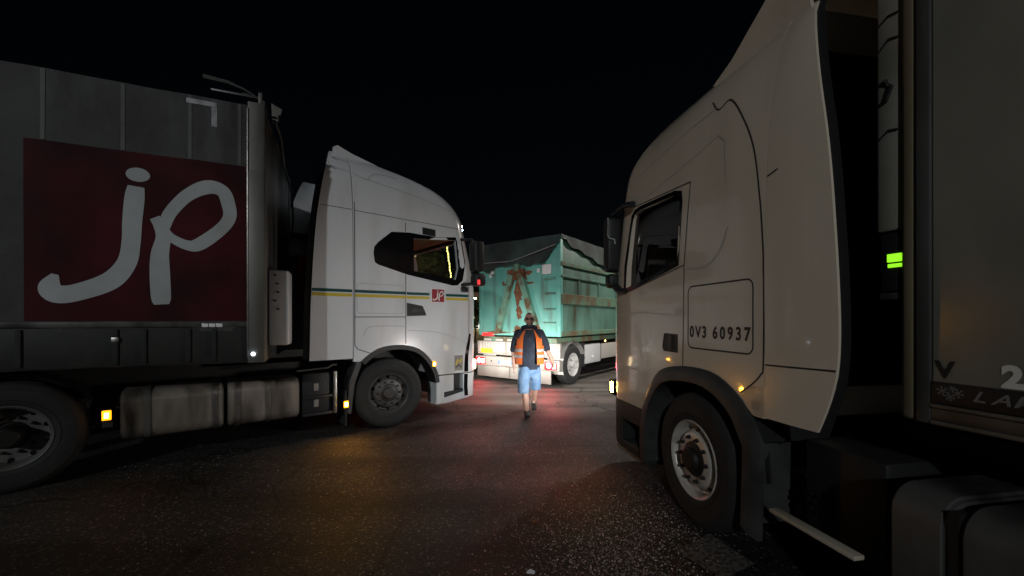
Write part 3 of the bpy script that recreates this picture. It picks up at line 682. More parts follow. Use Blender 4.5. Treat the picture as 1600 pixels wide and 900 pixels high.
# ================================================================== RIGHT TRUCK
RP, RD = (1.42442, 3.14286), (-.17469, .98462)
T = empty('truck_tractor', (*RP, 0), math.atan2(RD[1], RD[0]), 'white tractor unit, warm lamp light tinted into its paint, with black number 0V3 60937 on its locker', 'truck')
RTAB = dense([(.74,1.60,0,.28),(1.3,1.615,0,.28),(1.95,1.60,0,.28),(2.3,1.545,.008,.29),(2.75,1.50,.03,.30),(3.05,1.49,.065,.30),(3.25,1.47,.10,.32),(3.38,1.36,.14,.36),(3.46,1.18,.18,.4),(3.52,.92,.23,.42),(3.56,.6,.29,.42),(3.58,.3,.34,.35)])
XR2 = -.72
archR = [(-1,.2),(-1,1.012),(-.635,1.012),(-.58,1.05),(-.50,1.12),(-.38,1.19),(-.22,1.242),(0,1.25),(.181,1.235),(.34,1.205),(.479,1.15),(.61,1.03),(.70,.90),(.77,.745),(.80,.6),(.80,.2)]
RWIN = [(.205,2.11),(1.14,1.96),(1.12,2.2),(1.02,2.66),(.985,2.715),(.90,2.735),(.30,2.70),(.225,2.675),(.19,2.61)]
cabR = boolean(slices(RTAB, XR2, rr=.004).mesh(-1), [slices(RTAB, XR2, .06, .03, 1.36, 3.3).mesh(-1), B().prism(archR, -.5, 3).mesh(-1), B().prism(RWIN, -.3, 2.8).mesh(-1),
     B().prism([(.2,2.05),(2.3,2.05),(2.2,2.85),(.3,2.85)], 1.0, 2.2, 'x').mesh(-1)])
link('cab_body', cabR, 'warmed_white_paint', T); SR = Skin(cabR, -1)
RREAR = dense([(1.02,-1.05),(1.18,-1.11),(1.36,-1.155),(1.68,-1.163),(2.2,-1.13),(2.63,-1.077),(3.0,-1.00),(3.3,-.93),(3.50,-.86)])
fe = extender(T, RTAB, RREAR, -.722, 1.02, 3.5, -1, 'warmed_white_paint'); SRe = Skin(fe.data, -1)
extender(T, RTAB, RREAR, -.722, 1.02, 3.5, -1, 'warmed_white_paint', far=True)
B().prism([(-.52,1.13),(-.62,1.015),(-.722,1.02),(-.722,1.2),(-.6,1.2)], .0, .03).build('fairing_corner', 'warmed_white_paint', T, -1)
vs = []
for k in range(26):
    z = 1.0+k*.1; x = lerp_tab(RREAR, z)[0]; y = lerp_tab(RTAB, z)[1]+.03
    vs += [(x+.01, y, z), (x-.038, y+.02, z)]
B().add(vs, [[2*k, 2*k+1, 2*k+3, 2*k+2] for k in range(25)]).build('rubber_edge', 'black_plastic', T, -1)
B().box(-.76,-.725,.2,2.3,1.2,3.3,.01).build('rear_wall', 'black_plastic', T, -1)
# roof deflector
df = B(); rows = [(.20,3.50,.32),(-.05,3.66,.30),(-.42,3.89,.30),(-.80,4.06,.30),(-.86,4.04,.30)]
vs = [(x, y, z) for x, z, i in rows for y in (i, i+.06, W-i-.06, W-i)]+[(x, y, 3.5 if x > -.1 else z-.05-.25*min(1, max(0, (-.05-x)/.3))) for x, z, i in rows for y in (i, i+.06, W-i-.06, W-i)]
fs = [[i*4+k, i*4+k+1, i*4+k+5, i*4+k+4] for i in range(4) for k in range(3)]
fs += [[i*4+k, i*4+k+4, 20+i*4+k+4, 20+i*4+k] for i in range(4) for k in (0, 3)]
df.add(vs, fs).build('roof_deflector', 'warmed_white_paint', T, -1, 25)
B().prism([(.02,3.50),(-.30,3.62),(-.70,3.76),(-.80,3.70),(-.85,3.45),(-.5,3.35)], .20, .225).build('deflector_cheek', 'warmed_white_paint', T, -1)
# marks on the side
seams(SR, T, [[(.055,2.735),(.10,2.07),(.118,1.24)], [(.055,2.737),(1.02,2.80)], [(.10,2.07),(1.2,1.90)]], .010)
seams(SR, T, [[(.10,2.05),(-.08,2.02),(-.20,2.035),(-.30,2.10),(-.36,2.18),(-.39,2.27)]], .018, 'crease_warm', 'crease_shading')
seams(SR, T, [rrect(-.628,.046,1.40,1.885,.05)], .011, 'seam', 'locker_seam', .0022, True)
seams(SR, T, [[(-.10,3.30),(-.20,3.19),(-.32,3.20),(-.46,3.02),(-.60,2.74),(-.67,2.4),(-.705,2.1),(-.712,1.9),(-.712,1.36),(-.69,1.28),(-.62,1.21),(-.52,1.14)]], .011, 'seam', 'fairing_seam')
seams(SR, T, [[(-.17,3.22),(.3,3.20),(.9,3.12),(1.28,3.02)], [(-.24,2.98),(.1,2.92),(.6,2.86),(1.0,2.82)], [(-.24,2.98),(-.32,2.9),(-.36,2.6)], [(.30,1.66),(.8,1.70),(1.25,1.68)], [(.74,1.10),(1.3,1.14)]], .010, 'crease_warm', 'crease_shading')
seams(SRe, T, [[(-.725,1.345),(-1.155,1.36)], [(-.725,2.50),(-.80,2.52)]], .010)
for q, (ch_, x) in enumerate(zip('0V360937', (.022,-.05,-.128,-.248,-.325,-.402,-.479,-.556))):
    SR.text('number', ch_, x, 1.487, .088, 'text_black', T, .004, dirx=-1, bold=.004, sx=.88)
hl = SR.poly('door_handle', [(.185,1.345),(.40,1.345),(.425,1.38),(.40,1.49),(.385,1.505),(.185,1.50)], 'black_plastic', T, .003)
SR.strip('door_handle_grip', [(.285,1.36),(.285,1.49)], .03, 'grey_plastic', hl, .02)
SR.poly('window_surround', [(.175,2.075),(1.19,1.90),(1.18,2.2),(1.06,2.72),(1.0,2.765),(.90,2.775),(.28,2.735),(.17,2.70),(.15,2.6)], 'black_gloss', T, .003, hole=RWIN)
pane(RWIN, .055, 'window_glass_dark', T, -1); pane(RWIN, W-.061, 'window_glass_dark', T, -1)
wsx = [(2.0,1.595),(2.4,1.54),(2.9,1.495)]
B().add([(x-.03-.12*(abs(q)**3), W/2+q*1.08, z) for z, x in wsx for q in [k/6-1 for k in range(13)]], [[i*13+k, i*13+k+1, (i+1)*13+k+1, (i+1)*13+k] for i in range(2) for k in range(12)]).build('windscreen', 'window_glass_dark', T, -1)
# mirrors
B().box(1.33,1.47,-.13,.06,2.16,2.78,.045,3).build('mirror', 'black_plastic', T, -1)
B().box(1.33,1.46,-.11,.05,1.98,2.14,.04,3).build('mirror', 'black_plastic', T, -1)
B().tube([(.98,.0,2.82),(1.15,-.02,2.85),(1.36,-.05,2.80)], .032).build('mirror_arm', 'black_plastic', T, -1)
B().tube([(1.13,.03,1.93),(1.26,-.0,1.93),(1.38,-.03,2.02)], .045).build('mirror_arm', 'black_plastic', T, -1)
B().tube([(1.325,-.125,2.76),(1.322,-.125,2.56),(1.318,-.115,2.53),(1.318,-.05,2.52),(1.318,-.045,2.47)], .007).build('mirror_trim', 'box_grey', T, -1)
B().box(1.24,1.42,W+.05,W+.30,2.16,2.78,.05,3).build('mirror', 'black_plastic', T, -1)
# bumper, step, wheel arch
btabR = [(.18,1.54,.03,.24),(.26,1.605,0,.28),(.70,1.62,0,.28),(.735,1.61,0,.28)]
br = boolean(slices(btabR, .79).mesh(-1), [B().prism([(.85,.28),(1.22,.32),(1.22,.55),(.85,.55)], -.2, .22).mesh(-1), B().box(.7,1.2,.3,2.2,.1,.9).mesh(-1)])
link('bumper', br, 'black_plastic', T)
B().prism([(.80,.205),(1.30,.205),(1.36,.235),(.80,.225)], -.012, .03).build('step_edge', 'steel', T, -1)
B().box(.86,1.2,.0,.2,.29,.32,.006).build('step_tread', 'grey_plastic', T, -1)
lipR = [(-.70,.86)]+archR[3:-1]; D = dense([(i, *p) for i, p in enumerate(lipR)], .34); D = [(d[1], d[2]) for d in D]
B().add([(x, y, z) for x, z in D for y in (.015, .85)], [[2*i, 2*i+1, 2*i+3, 2*i+2] for i in range(len(D)-1)]).build('arch_lining', 'black_plastic', T, -1)
D = [(-.68,.24),(-.69,.5),(-.70,.75)]+D+[(.80,.45),(.80,.22)]
Dm = offset_arc(D, (.05,.5), .93); Di = offset_arc(D, (.05,.5), .84)
B().add([q for (x, z), (a, b2), (e, f) in zip(D, Dm, Di) for q in ((x, .02, z), (x, -.012, z), (a, -.045, b2), (e, -.04, f), (e, .36, f))], [[5*i+k, 5*i+k+1, 5*i+6+k, 5*i+5+k] for i in range(len(D)-1) for k in range(4)]).build('arch_flare', 'grey_plastic', T, -1, 50)
wheel(T, 0, .0, -1, True, 'rim_silver', 'nut_dark', 'nut_dark', steer=R_(-2))
wheel(T, 0, W, -1, True, 'rim_silver', 'nut_dark', 'nut_dark', nuts=False, near=False)
wheel(T, -3.75, .0, -1, False, 'rim_silver', 'nut_dark', 'nut_dark', nuts=False)
# headlamp at the front corner
B().box(1.40,1.625,.0,.30,.745,.93,.03).build('headlamp_housing', 'black_gloss', T, -1)
B().box(1.545,1.632,.012,.26,.765,.915,.02).build('headlamp', 'headlamp', T, -1)
B().box(1.545,1.632,W-.26,W-.012,.765,.915,.02).build('headlamp', 'headlamp', T, -1)
B().box(1.47,1.54,-.006,.03,.775,.905,.015).build('indicator', 'indicator', T, -1)
for y in (.28, W-.28): spot(T, (1.70,-y,.84), (1,0,-.045), 560, 75, 1, (1,.97,.93), 'headlamp_beam', (1.2,.55,1))
spot(T, (1.66,.03,.86), (1.6,2.2,.14), 112, 96, 1, (.93,.97,1), 'left_cab_fill', radius=.14)  # extra spot added at the headlamp, aimed up to brighten the left cab
# chassis, side step, tanks
ch = B()
for y in (.82, 1.62): ch.box(-4.6, 1.1, y, y+.08, .72, 1.0)
ch.box(-.08,.08,.3,2.2,.42,.56); ch.box(-.5,1.2,.75,1.75,.55,1.34); ch.box(-3.85,-3.65,.3,2.2,.44,.60)
ch.build('chassis', 'chassis', T, -1)
B().box(-1.22,-.76,.24,.75,.30,.90,.03).build('exhaust_box', 'black_plastic', T, -1)
for r_ in range(3):
    for c_ in range(4): B().lathe([(0,.05),(.014,.05),(.016,.055),(.016,.07)], (-.80-.045*c_+.02*(r_ % 2), .18, .48+.045*r_), 8).build('vent_hole', 'black_gloss', T, -1)
B().box(-1.265,-.765,-.012,.05,.466,.489,.004).build('side_step', 'step_beige', T, -1)
B().prism([(-.735,.62),(-.70,.60),(-.69,.75),(-.73,.82)], .03, .05).build('bracket', 'grey_plastic', T, -1)
tank(-1.59,-1.39, T, -1, .20, .90, 'rail_metal'); tank(-3.0,-1.635, T, -1, .20, .895, 'rail_metal')
B().box(-1.63,-1.595,.03,.5,.25,.86).build('tank_bracket', 'black_plastic', T, -1)
# interior
for y in (.45, 1.6):
    s_ = B().box(.15,.68,y,y+.5,1.5,1.7,.04).build('seat', 'interior', T, -1); B().prism([(.12,1.7),(.28,1.7),(.10,2.42),(-.04,2.42)], y+.02, y+.48).build('backrest', 'interior', s_, -1)
B().prism([(1.0,1.4),(1.52,1.4),(1.48,1.98),(1.15,2.0),(1.0,1.8)], .12, W-.12).build('dashboard', 'interior', T, -1)
B().box(.2,1.0,.09,.13,2.53,2.60,.01).build('cab_curtain', 'curtain_rust', T, -1)

# ================================================================== RIGHT TRAILER (refrigerated)
U = empty('refrigerated_trailer', (1.89741, 1.79877, 0), math.atan2(.97196,-.23515), 'white refrigerated trailer darkened in colour for slanting light, with cooling unit at the right edge', 'trailer')
B().box(-13.3,-.003,.0,2.5,1.245,4.0,.01).build('side_panel', 'reefer_side', U, -1)
B().box(.055,.115,-.004,2.5,1.15,4.0,.02,3).build('corner_post', 'reefer_post', U, -1)
B().box(-.002,.053,-.008,.3,1.15,4.0,.006).build('corner_trim', 'rail_metal', U, -1)
B().box(-13.3,-.003,-.012,.3,1.15,1.17,.004).build('bottom_rail', 'post_metal', U, -1)
B().box(-13.3,-.003,-.004,2.5,1.171,1.225,.004).build('bottom_rail', 'rail_metal', U, -1)
B().box(-13.3,-.003,-.012,.3,1.226,1.244,.004).build('bottom_rail', 'post_metal', U, -1)
pl = B().box(-2.2,-.006,-.008,.0,1.248,1.345,.003).build('name_plate', 'plate_dark', U, -1); pl['label'] = 'dark name strip with snowflakes and slanted grey letters'
def flat_text(name, body, x, z, h, m, parent, y, shear=0, sx=1, bold=0):
    me = text_mesh(body, h, shear, sx, bold)
    for v in me.vertices: v.co = Vector((x-v.co.x, -y, z+v.co.y))
    return link(name, me, m, parent)
xx = -.142
for c_ in 'LAMBERET':
    flat_text('letter', c_, xx, 1.280, .046, 'plate_letter', pl, -.0095, .35, 1.25, .001); xx -= .058 if c_ != 'M' else .072
for cx, cz, r_ in ((-.047,1.307,.021), (-.072,1.285,.017), (-.098,1.305,.020), (-.08,1.322,.012)):
    b = B()
    for k in range(6):
        a = k*math.pi/3+.3; d_ = (math.cos(a), math.sin(a)); p_ = (-d_[1], d_[0])
        b.add([(cx+p_[0]*.0025, .0-.0095, cz+p_[1]*.0025), (cx-p_[0]*.0025, -.0095, cz-p_[1]*.0025), (cx+d_[0]*r_-p_[0]*.002, -.0095, cz+d_[1]*r_-p_[1]*.002), (cx+d_[0]*r_+p_[0]*.002, -.0095, cz+d_[1]*r_+p_[1]*.002)], [[0,1,2,3]])
        for sg in (-1, 1):
            q = (cx+d_[0]*r_*.6, cz+d_[1]*r_*.6); e = (d_[0]*.7+p_[0]*sg*.7, d_[1]*.7+p_[1]*sg*.7)
            b.add([(q[0], -.0095, q[1]), (q[0]+e[0]*r_*.4, -.0095, q[1]+e[1]*r_*.4), (q[0]+e[0]*r_*.4+d_[0]*.003, -.0095, q[1]+e[1]*r_*.4+d_[1]*.003), (q[0]+d_[0]*.004, -.0095, q[1]+d_[1]*.004)], [[0,1,2,3]])
    b.build('snowflake', 'plate_letter', pl, -1)
flat_text('letter', 'V', -.020, 1.366, .075, 'letter_dark', U, -.003, 0, 1.0, .003)
flat_text('letter', '2', -.226, 1.356, .085, 'letter_white', U, -.003, 0, 1.0, .006)
B().box(.116,.225,.012,2.4,2.06,3.95,.012,2).build('cooling_unit', 'reefer_unit', U, -1)
for z, zz in ((3.0,.03), (3.12,.02), (2.55,.025)):
    B().tube([(.13,.010,z),(.17,.008,z+zz*.4),(.22,.010,z-zz)], .005, 6).build('unit_cable', 'rubber', U, -1)
b = B().tube([(.215,.01,2.80),(.18,.005,2.81),(.155,.003,2.77),(.18,.005,2.71),(.215,.01,2.70)], .009); b.build('unit_latch', 'black_plastic', U, -1)
cb = B().box(.116,.21,.012,.30,1.76,2.05,.01).build('control_box', 'black_plastic', U, -1)
B().box(.118,.175,.004,.02,1.905,1.945,.002).build('display', 'green_screen', cb, -1); B().box(.118,.172,.004,.02,1.878,1.896,.002).build('display', 'green_screen', cb, -1)
B().box(.116,.215,.012,.30,1.72,1.755,.006).build('box_shelf', 'rail_metal', cb, -1)
B().box(.116,.20,.3,2.3,1.15,1.72).build('front_wall', 'black_plastic', U, -1)
ch = B()
for y in (.8, 1.62): ch.box(-13.2,-.3, y, y+.1, .95, 1.14)
ch.build('chassis', 'chassis', U, -1)

# ================================================================== CONTAINER TRUCK
DC = 9.4; CP = (75/620*DC, DC); CH = math.atan2(.8, .6)
K = empty('container_truck', (*CP, 0), CH, 'flatbed truck with red tail lamps and white rear boards carrying a container', 'truck')
B().box(.02,7.8,.10,2.40,1.05,1.18,.01).build('flatbed', 'rib_rusty', K)
rb = B(); rb.box(-.03,.05,-.02,2.58,.70,1.06,.01); rb.build('rear_board', 'board_beige', K)
for y0, y1, m in ((1.62,2.50,'board_white'), (.10,.62,'board_white'), (1.12,1.55,'board_white')): B().box(-.045,-.031,y0,y1,.78,1.04,.004).build('marker_board', m, K)
for k in range(7): B().box(-.052,-.046,2.36-.09*k,2.40-.09*k,.86,1.02,.002).build('board_stripe', 'board_beige', K)
B().box(-.055,-.046,2.02,2.44,.74,.86,.003).build('amber_reflector', 'amber_reflector', K)
B().box(-.055,-.046,1.30,1.42,.80,1.0,.004).build('board_slot', 'nut_dark', K)
bp = B().box(-.06,.04,-.02,2.62,.40,.66,.015).build('rear_bumper', 'board_beige', K)
for y in (2.44, .22):
    B().box(-.085,-.055,y-.17,y+.17,.42,.62,.02).build('tail_lamp_housing', 'tail_dim', K)
    B().lathe([(0,-.012),(.055,-.012),(.06,0),(.06,.01)], (-.088,y+.04,.525), 20, 'x').build('tail_lamp', 'tail_red', K)
    B().lathe([(0,-.006),(.03,-.006),(.033,0)], (-.101,y+.04,.525), 16, 'x').build('tail_lamp_core', 'tail_red_core', K)
    B().box(-.09,-.084,y-.15,y-.06,.46,.58,.003).build('reverse_lamp', 'reverse_lamp', K)
npl = B().box(-.072,-.061,1.36,1.82,.46,.57,.004).build('number_plate', 'plate_white', K)
B().box(-.075,-.0725,1.76,1.815,.463,.567).build('plate_band', 'plate_blue', npl); B().box(-.075,-.0725,1.365,1.41,.463,.567).build('plate_band', 'plate_blue', npl)
B().lathe([(0,-.005),(.022,-.005),(.022,.005)], (-.062,2.06,.53), 12, 'x').build('bumper_hole', 'nut_dark', K)
for y0, y1 in ((1.50,2.60), (.95,1.49), (.24,.94)): B().box(-.02,.01,y0,y1,.10 if y0 > .5 else .06,.39,.01).build('spray_flap', 'board_beige', K)
def wheel2(x, y, far=False): return wheel(K, x, y, 1, False, 'rim_white', 'rim_white', 'nut_dark', nuts=not far, near=not far, r=.5)
wheel2(.70, .02); wheel2(.70, 2.48, True); wheel2(5.9, .02); wheel2(5.9, 2.48, True)
for xc in (.70,):
    P = [(xc+.60*math.cos(a), .5+.58*math.sin(a)) for a in [R_(200-10*k) for k in range(20)]]
    for y in (-.02, 2.05):
        B().add([(x, yy, z) for x, z in P for yy in (y, y+.45)], [[2*i, 2*i+1, 2*i+3, 2*i+2] for i in range(19)]).build('mudguard', 'mudguard', K)
B().box(1.30,2.35,.02,.5,.45,.96,.03).build('side_locker', 'box_grey', K)
B().box(1.75,1.85,-.002,.02,.60,.66,.01).build('locker_latch', 'plate_white', K)
B().box(2.42,5.2,.02,.05,.52,.95,.01).build('side_board', 'board_white', K); B().box(1.25,1.29,.0,.4,.40,1.02,.008).build('rubber_strip', 'rubber', K)
for y in (.8, 1.6): B().box(.1,8,y,y+.1,.72,1.05).build('chassis_rail', 'chassis', K)
B().box(8.0,9.9,.05,2.45,.5,2.9,.15,4).build('cab', 'box_grey', K)
marker(K, 2.6, 1.02, 1, 'amber_low', .05,.05, y=-.01)
B().box(-.02,.06,2.05,2.45,1.19,1.28,.01).build('warning_light_bar', 'tail_dim', K)
for k in range(5): B().box(-.04,.12,.5+.4*k,.75+.4*k,1.07,1.13,.01).build('clamp', 'board_white', K)

# ---------------- container
C = empty('roll_off_container', (*CP, 1.19), CH, 'rusty turquoise steel container with A shaped brace standing on the flatbed', 'container')
z0, z1 = .03, 2.42
B().box(.0,.06,.02,2.48,z0,z1-.2,.006).build('rear_wall', 'turquoise', C)
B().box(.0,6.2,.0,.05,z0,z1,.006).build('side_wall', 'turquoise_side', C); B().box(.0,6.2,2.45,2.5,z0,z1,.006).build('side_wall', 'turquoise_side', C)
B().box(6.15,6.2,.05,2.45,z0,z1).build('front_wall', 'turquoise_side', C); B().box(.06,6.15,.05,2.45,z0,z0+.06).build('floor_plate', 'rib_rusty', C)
for za, zb, m in ((1.72,1.84,'rib_rusty'), (1.44,1.52,'turquoise_side'), (.80,1.07,'rib_rusty'), (.03,.16,'rib_rusty')):
    B().prism([(-.05,za+.02),(.0,za),(.0,zb),(-.05,zb-.02)], -.0, 6.2, 'x').build('side_rib', m, C)
for x in (.9,2.1,3.3): B().box(x,x+.06,-.03,.0,1.08,1.43,.006).build('side_stay', 'turquoise_side', C)
B().box(-.03,.09,-.03,.09,z0,z1,.012).build('corner_post', 'turquoise', C); B().box(-.03,.09,2.41,2.53,z0,z1,.012).build('corner_post', 'turquoise', C)
# A brace: two slanted beams from the top centre
def beam(p, q, w, d, m, nm):
    p, q = Vector(p), Vector(q); dd = (q-p).normalized(); n_ = Vector((dd.y*-1, dd.x)) if False else Vector((-dd.y, dd.x))
    poly = [p+n_*w/2, q+n_*w/2, q-n_*w/2, p-n_*w/2]
    return B().prism([(v.x, v.y) for v in poly], -d, .0, 'x').build(nm, m, C)
beam((1.38,1.58), (1.83,.10), .15, .13, 'turquoise_worn', 'brace'); beam((1.12,1.60), (.66,.30), .15, .13, 'turquoise_worn', 'brace')
beam((1.25,1.72), (1.25,1.45), .50, .10, 'rust', 'brace_head')
B().box(-.11,.0,1.15,1.32,1.66,1.86,.02).build('brace_hook', 'turquoise_worn', C)
def blot(y, z, ry, rz, seed):
    rn = random.Random(seed); n = 18
    return B().add([(-.004, y+ry*math.cos(k*2*math.pi/n)*rn.uniform(.55,1.25), z+rz*math.sin(k*2*math.pi/n)*rn.uniform(.6,1.2)) for k in range(n)], [list(range(n))]).build('rust_patch', 'rust', C)
for i, (y, z, a, b_) in enumerate(((1.22,1.15,.13,.36),(1.20,.62,.10,.22),(1.02,1.36,.10,.05),(.86,1.36,.12,.03),(.92,1.62,.12,.07),(1.0,1.5,.06,.14),(1.62,1.35,.12,.03),(1.55,1.48,.05,.06),(1.7,1.40,.05,.05),(.75,.25,.22,.12),(.95,.12,.5,.05),(1.9,.10,.4,.04),(2.2,1.7,.12,.02),(1.75,.45,.05,.10),(1.25,.22,.12,.07),(2.05,1.63,.05,.02))): blot(y, z, a, b_, i)
for z in (1.42,1.06,.68,.36):   # ladder rungs
    B().tube([(-.005,.42,z),(-.05,.42,z),(-.05,.12,z),(-.005,.12,z)], .014, 6).build('rung', 'turquoise_worn', C)
B().box(-.05,-.002,.22,.48,1.54,1.78,.02).build('white_box', 'plate_white', C); B().box(-.03,-.002,.56,.64,1.60,1.70,.015).build('reflector', 'plate_white', C)
B().lathe([(0,-.01),(.05,-.01),(.05,.005)], (-.002,2.08,1.70), 10, 'x').build('reflector', 'plate_white', C); B().lathe([(0,-.01),(.045,-.01),(.045,.005)], (-.002,2.14,1.60), 10, 'x').build('reflector', 'plate_white', C)
# ---------------- tarpaulin over the container
def tarp():
    vs, fs = [], []; n = 30
    def low(y): return 1.80+.10*math.sin(y*5)*.5+.12*math.exp(-((y-1.05)/.14)**2)+(.45*max(0, 1-y/.35))+(.03*math.sin(y*11))
    for i in range(n+1):
        y = -.055+2.61*i/n; t_ = low(y)
        for k in range(5): z = t_+(2.46-t_)*k/4; vs.append((-.055-.02*math.sin(y*6+k)-.02*(k == 0), y, z))
        for k in range(1, 13): x = 6.2*k/12; vs.append((x, y, 2.47+.03*math.sin(x*2+y*3)-.10*math.sin(math.pi*i/n)))
    m_ = 17
    for i in range(n):
        for k in range(m_-1): fs.append([i*m_+k, i*m_+k+1, (i+1)*m_+k+1, (i+1)*m_+k])
    # side hang
    b0 = len(vs); q = 30
    for i in range(q+1):
        x = -.055+6.2*i/q; lo = 2.30-.28*min(1, x/2.2)-.12*max(0, min(1, (x-1.2)/2))+.03*math.sin(x*9)
        if x < .3: lo += .08
        for k in range(4): vs.append((x, -.062-.012*math.sin(x*8+k), lo+(2.46-lo)*k/3))
    for i in range(q):
        for k in range(3): fs.append([b0+i*4+k, b0+i*4+k+1, b0+(i+1)*4+k+1, b0+(i+1)*4+k])
    return B().add(vs, fs).build('tarpaulin', 'tarp', None)
tp = tarp(); tp.location = (*CP, 1.19); tp.rotation_euler = (0, 0, CH); tag(tp, 'dark green tarpaulin tied over the top of the turquoise container', 'tarpaulin')
o = B().tube([(-.10,2.53,1.95),(-.10,2.0,1.95),(-.10,1.5,1.93),(-.10,1.3,1.95),(-.10,.9,2.03),(-.10,.5,2.12),(-.10,.05,2.22)], .011, 6).build('tie_cord', 'cord_grey', None)
o.location = (*CP, 1.19); o.rotation_euler = (0, 0, CH); tag(o, 'thin grey cord stretched across the tarpaulin on the container', 'cord')

# ================================================================== PERSON
def skin_mesh(pts, edges, sub=2, root=0):
    me = bpy.data.meshes.new('m'); me.from_pydata([p[:3] for p in pts], edges, []); o = bpy.data.objects.new('w', me); COL.objects.link(o)
    md = o.modifiers.new('s', 'SKIN'); md.use_smooth_shade = True
    if not me.skin_vertices: bpy.context.view_layer.objects.active = o
    sv = me.skin_vertices[0].data if me.skin_vertices else None
    if sv is None:
        bm = bmesh.new(); bm.from_mesh(me); bm.verts.layers.skin.verify(); bm.to_mesh(me); bm.free(); sv = me.skin_vertices[0].data
    for i, p in enumerate(pts): r = p[3]; sv[i].radius = r if isinstance(r, tuple) else (r, r); sv[i].use_root = i == root
    s2 = o.modifiers.new('d', 'SUBSURF'); s2.levels = sub; s2.render_levels = sub
    dg = bpy.context.evaluated_depsgraph_get(); r = bpy.data.meshes.new_from_object(o.evaluated_get(dg)); bpy.data.objects.remove(o)
    for p in r.polygons: p.use_smooth = True
    return r
PX = 0.30; PY = 6.95
H = empty('person', (PX, PY, 0), 0, 'person walking towards the camera in an orange safety vest and blue shorts', 'person')
# local: x to the photo's right, -y towards the camera
pel = (0,.0,.90); hipL, hipR = (-.09,0,.86), (.09,.02,.86)          # 'L' = photo left
knL, anL = (-.085,-.20,.47), (-.055,-.30,.09)
knR, anR = (.105,.10,.47), (.10,.36,.13)
body = [(*pel,.13),(0,-.01,1.08,.135),(0,-.03,1.26,.15),(0,-.045,1.40,.11),(.0,-.06,1.47,.06),(.0,-.075,1.53,.058),
        (*hipL,.10),(*knL,.062),(-.07,-.24,.30,.06),(*anL,.043),(-.055,-.36,.05,.04),
        (*hipR,.10),(*knR,.062),(.105,.25,.30,.06),(*anR,.043),(.10,.30,.07,.04),
        (-.19,-.03,1.38,.07),(-.265,-.0,1.12,.05),(-.275,-.06,.90,.036),(-.27,-.08,.82,.034),
        (.19,-.03,1.38,.07),(.30,.0,1.14,.05),(.375,-.07,.97,.036),(.395,-.09,.90,.034)]
ed = [(0,1),(1,2),(2,3),(3,4),(4,5),(0,6),(6,7),(7,8),(8,9),(9,10),(0,11),(11,12),(12,13),(13,14),(14,15),(3,16),(16,17),(17,18),(18,19),(3,20),(20,21),(21,22),(22,23)]
def hand(base, c, d, spread, thumb):
    c, d, s_ = Vector(c), Vector(d), Vector(spread)
    for k in range(4):
        a = c+s_*(.018*(k-1.5)); i0 = len(body); L_ = (.066,.078,.073,.056)[k]
        m_ = a+d*L_*.55+Vector((0,-.012,0)); e = a+d*L_+Vector((0,.004,0))
        body.extend([(*a,.010),(*m_,.0095),(*e,.007)]); ed.extend([(base,i0),(i0,i0+1),(i0+1,i0+2)])
    t0 = c-d*.045+s_*thumb*.03; t1 = t0+s_*thumb*.02+d*.035; i0 = len(body)
    body.extend([(*t0,.012),(*t1,.009)]); ed.extend([(base,i0),(i0,i0+1)])
hand(19, (-.268,-.09,.77), (.02,-.1,-1), (0,-1,.0), 1); hand(23, (.405,-.10,.855), (.12,-.1,-.98), (.45,-.85,.0), 1)
bm_ = skin_mesh(body, ed, 2)
# head joined into the same mesh
def head_mesh():
    bm = bmesh.new(); bmesh.ops.create_uvsphere(bm, u_segments=28, v_segments=20, radius=1)
    for v in bm.verts:
        x, y, z = v.co
        jaw = 1-.22*max(0, -z)**1.5
        v.co = Vector((x*.078*jaw, y*.096*(1-.08*max(0, -z)), z*.118))
        if y < -.2:
            nose = math.exp(-((x/.18)**2+((z+.12)/.2)**2)); v.co.y -= .024*nose
            for sx in (-1, 1): v.co.y += .010*math.exp(-(((x-sx*.36)/.18)**2+((z-.08)/.12)**2))
            v.co.y -= .006*math.exp(-((x/.5)**2+((z-.26)/.08)**2)); v.co.y += .005*math.exp(-((x/.3)**2+((z+.45)/.05)**2))
            v.co.y -= .012*math.exp(-((x/.3)**2+((z+.8)/.2)**2))
        if abs(y) < .25 and abs(x) > .8: v.co.x *= 1+.16*math.exp(-((z+.05)/.22)**2)
    me = bpy.data.meshes.new('m'); bm.to_mesh(me); bm.free(); return me
HC = Vector((.0,-.10,1.625))
bb = bmesh.new(); bb.from_mesh(bm_); hm = head_mesh(); hm.transform(Matrix.Translation(HC)@Matrix.Rotation(R_(12), 4, 'X')); bb.from_mesh(hm)
me = bpy.data.meshes.new('body'); bb.to_mesh(me); bb.free()
for p in me.polygons: p.use_smooth = True
link('body', me, 'skin', H)
def shell(name, m, z_, k=1.05, cut=None):
    bm = bmesh.new(); h_ = head_mesh(); bm.from_mesh(h_)
    bmesh.ops.delete(bm, geom=[v for v in bm.verts if not cut(v.co)], context='VERTS')
    for v in bm.verts: v.co *= k
    me = bpy.data.meshes.new(name); bm.to_mesh(me); bm.free(); me.transform(Matrix.Translation(HC)@Matrix.Rotation(R_(12), 4, 'X'))
    for p in me.polygons: p.use_smooth = True
    return link(name, me, m, H)
shell('hair', 'hair_grey', 0, 1.05, lambda c: (c.y > .0 and c.z > -.05) or (c.z > .098) or (abs(c.x) > .07 and c.y > -.03 and c.z > -.02))
shell('beard', 'hair_grey', 0, 1.04, lambda c: c.y < .03 and c.z < -.052 and not (c.y < -.07 and abs(c.x) < .022 and c.z > -.062))
gl = B()
for sx in (-1, 1): gl.tube([(HC.x+sx*.034+.026*math.cos(a), HC.y-.098, HC.z+.016+.018*math.sin(a)) for a in [k*math.pi/6 for k in range(13)]], .006, 6)
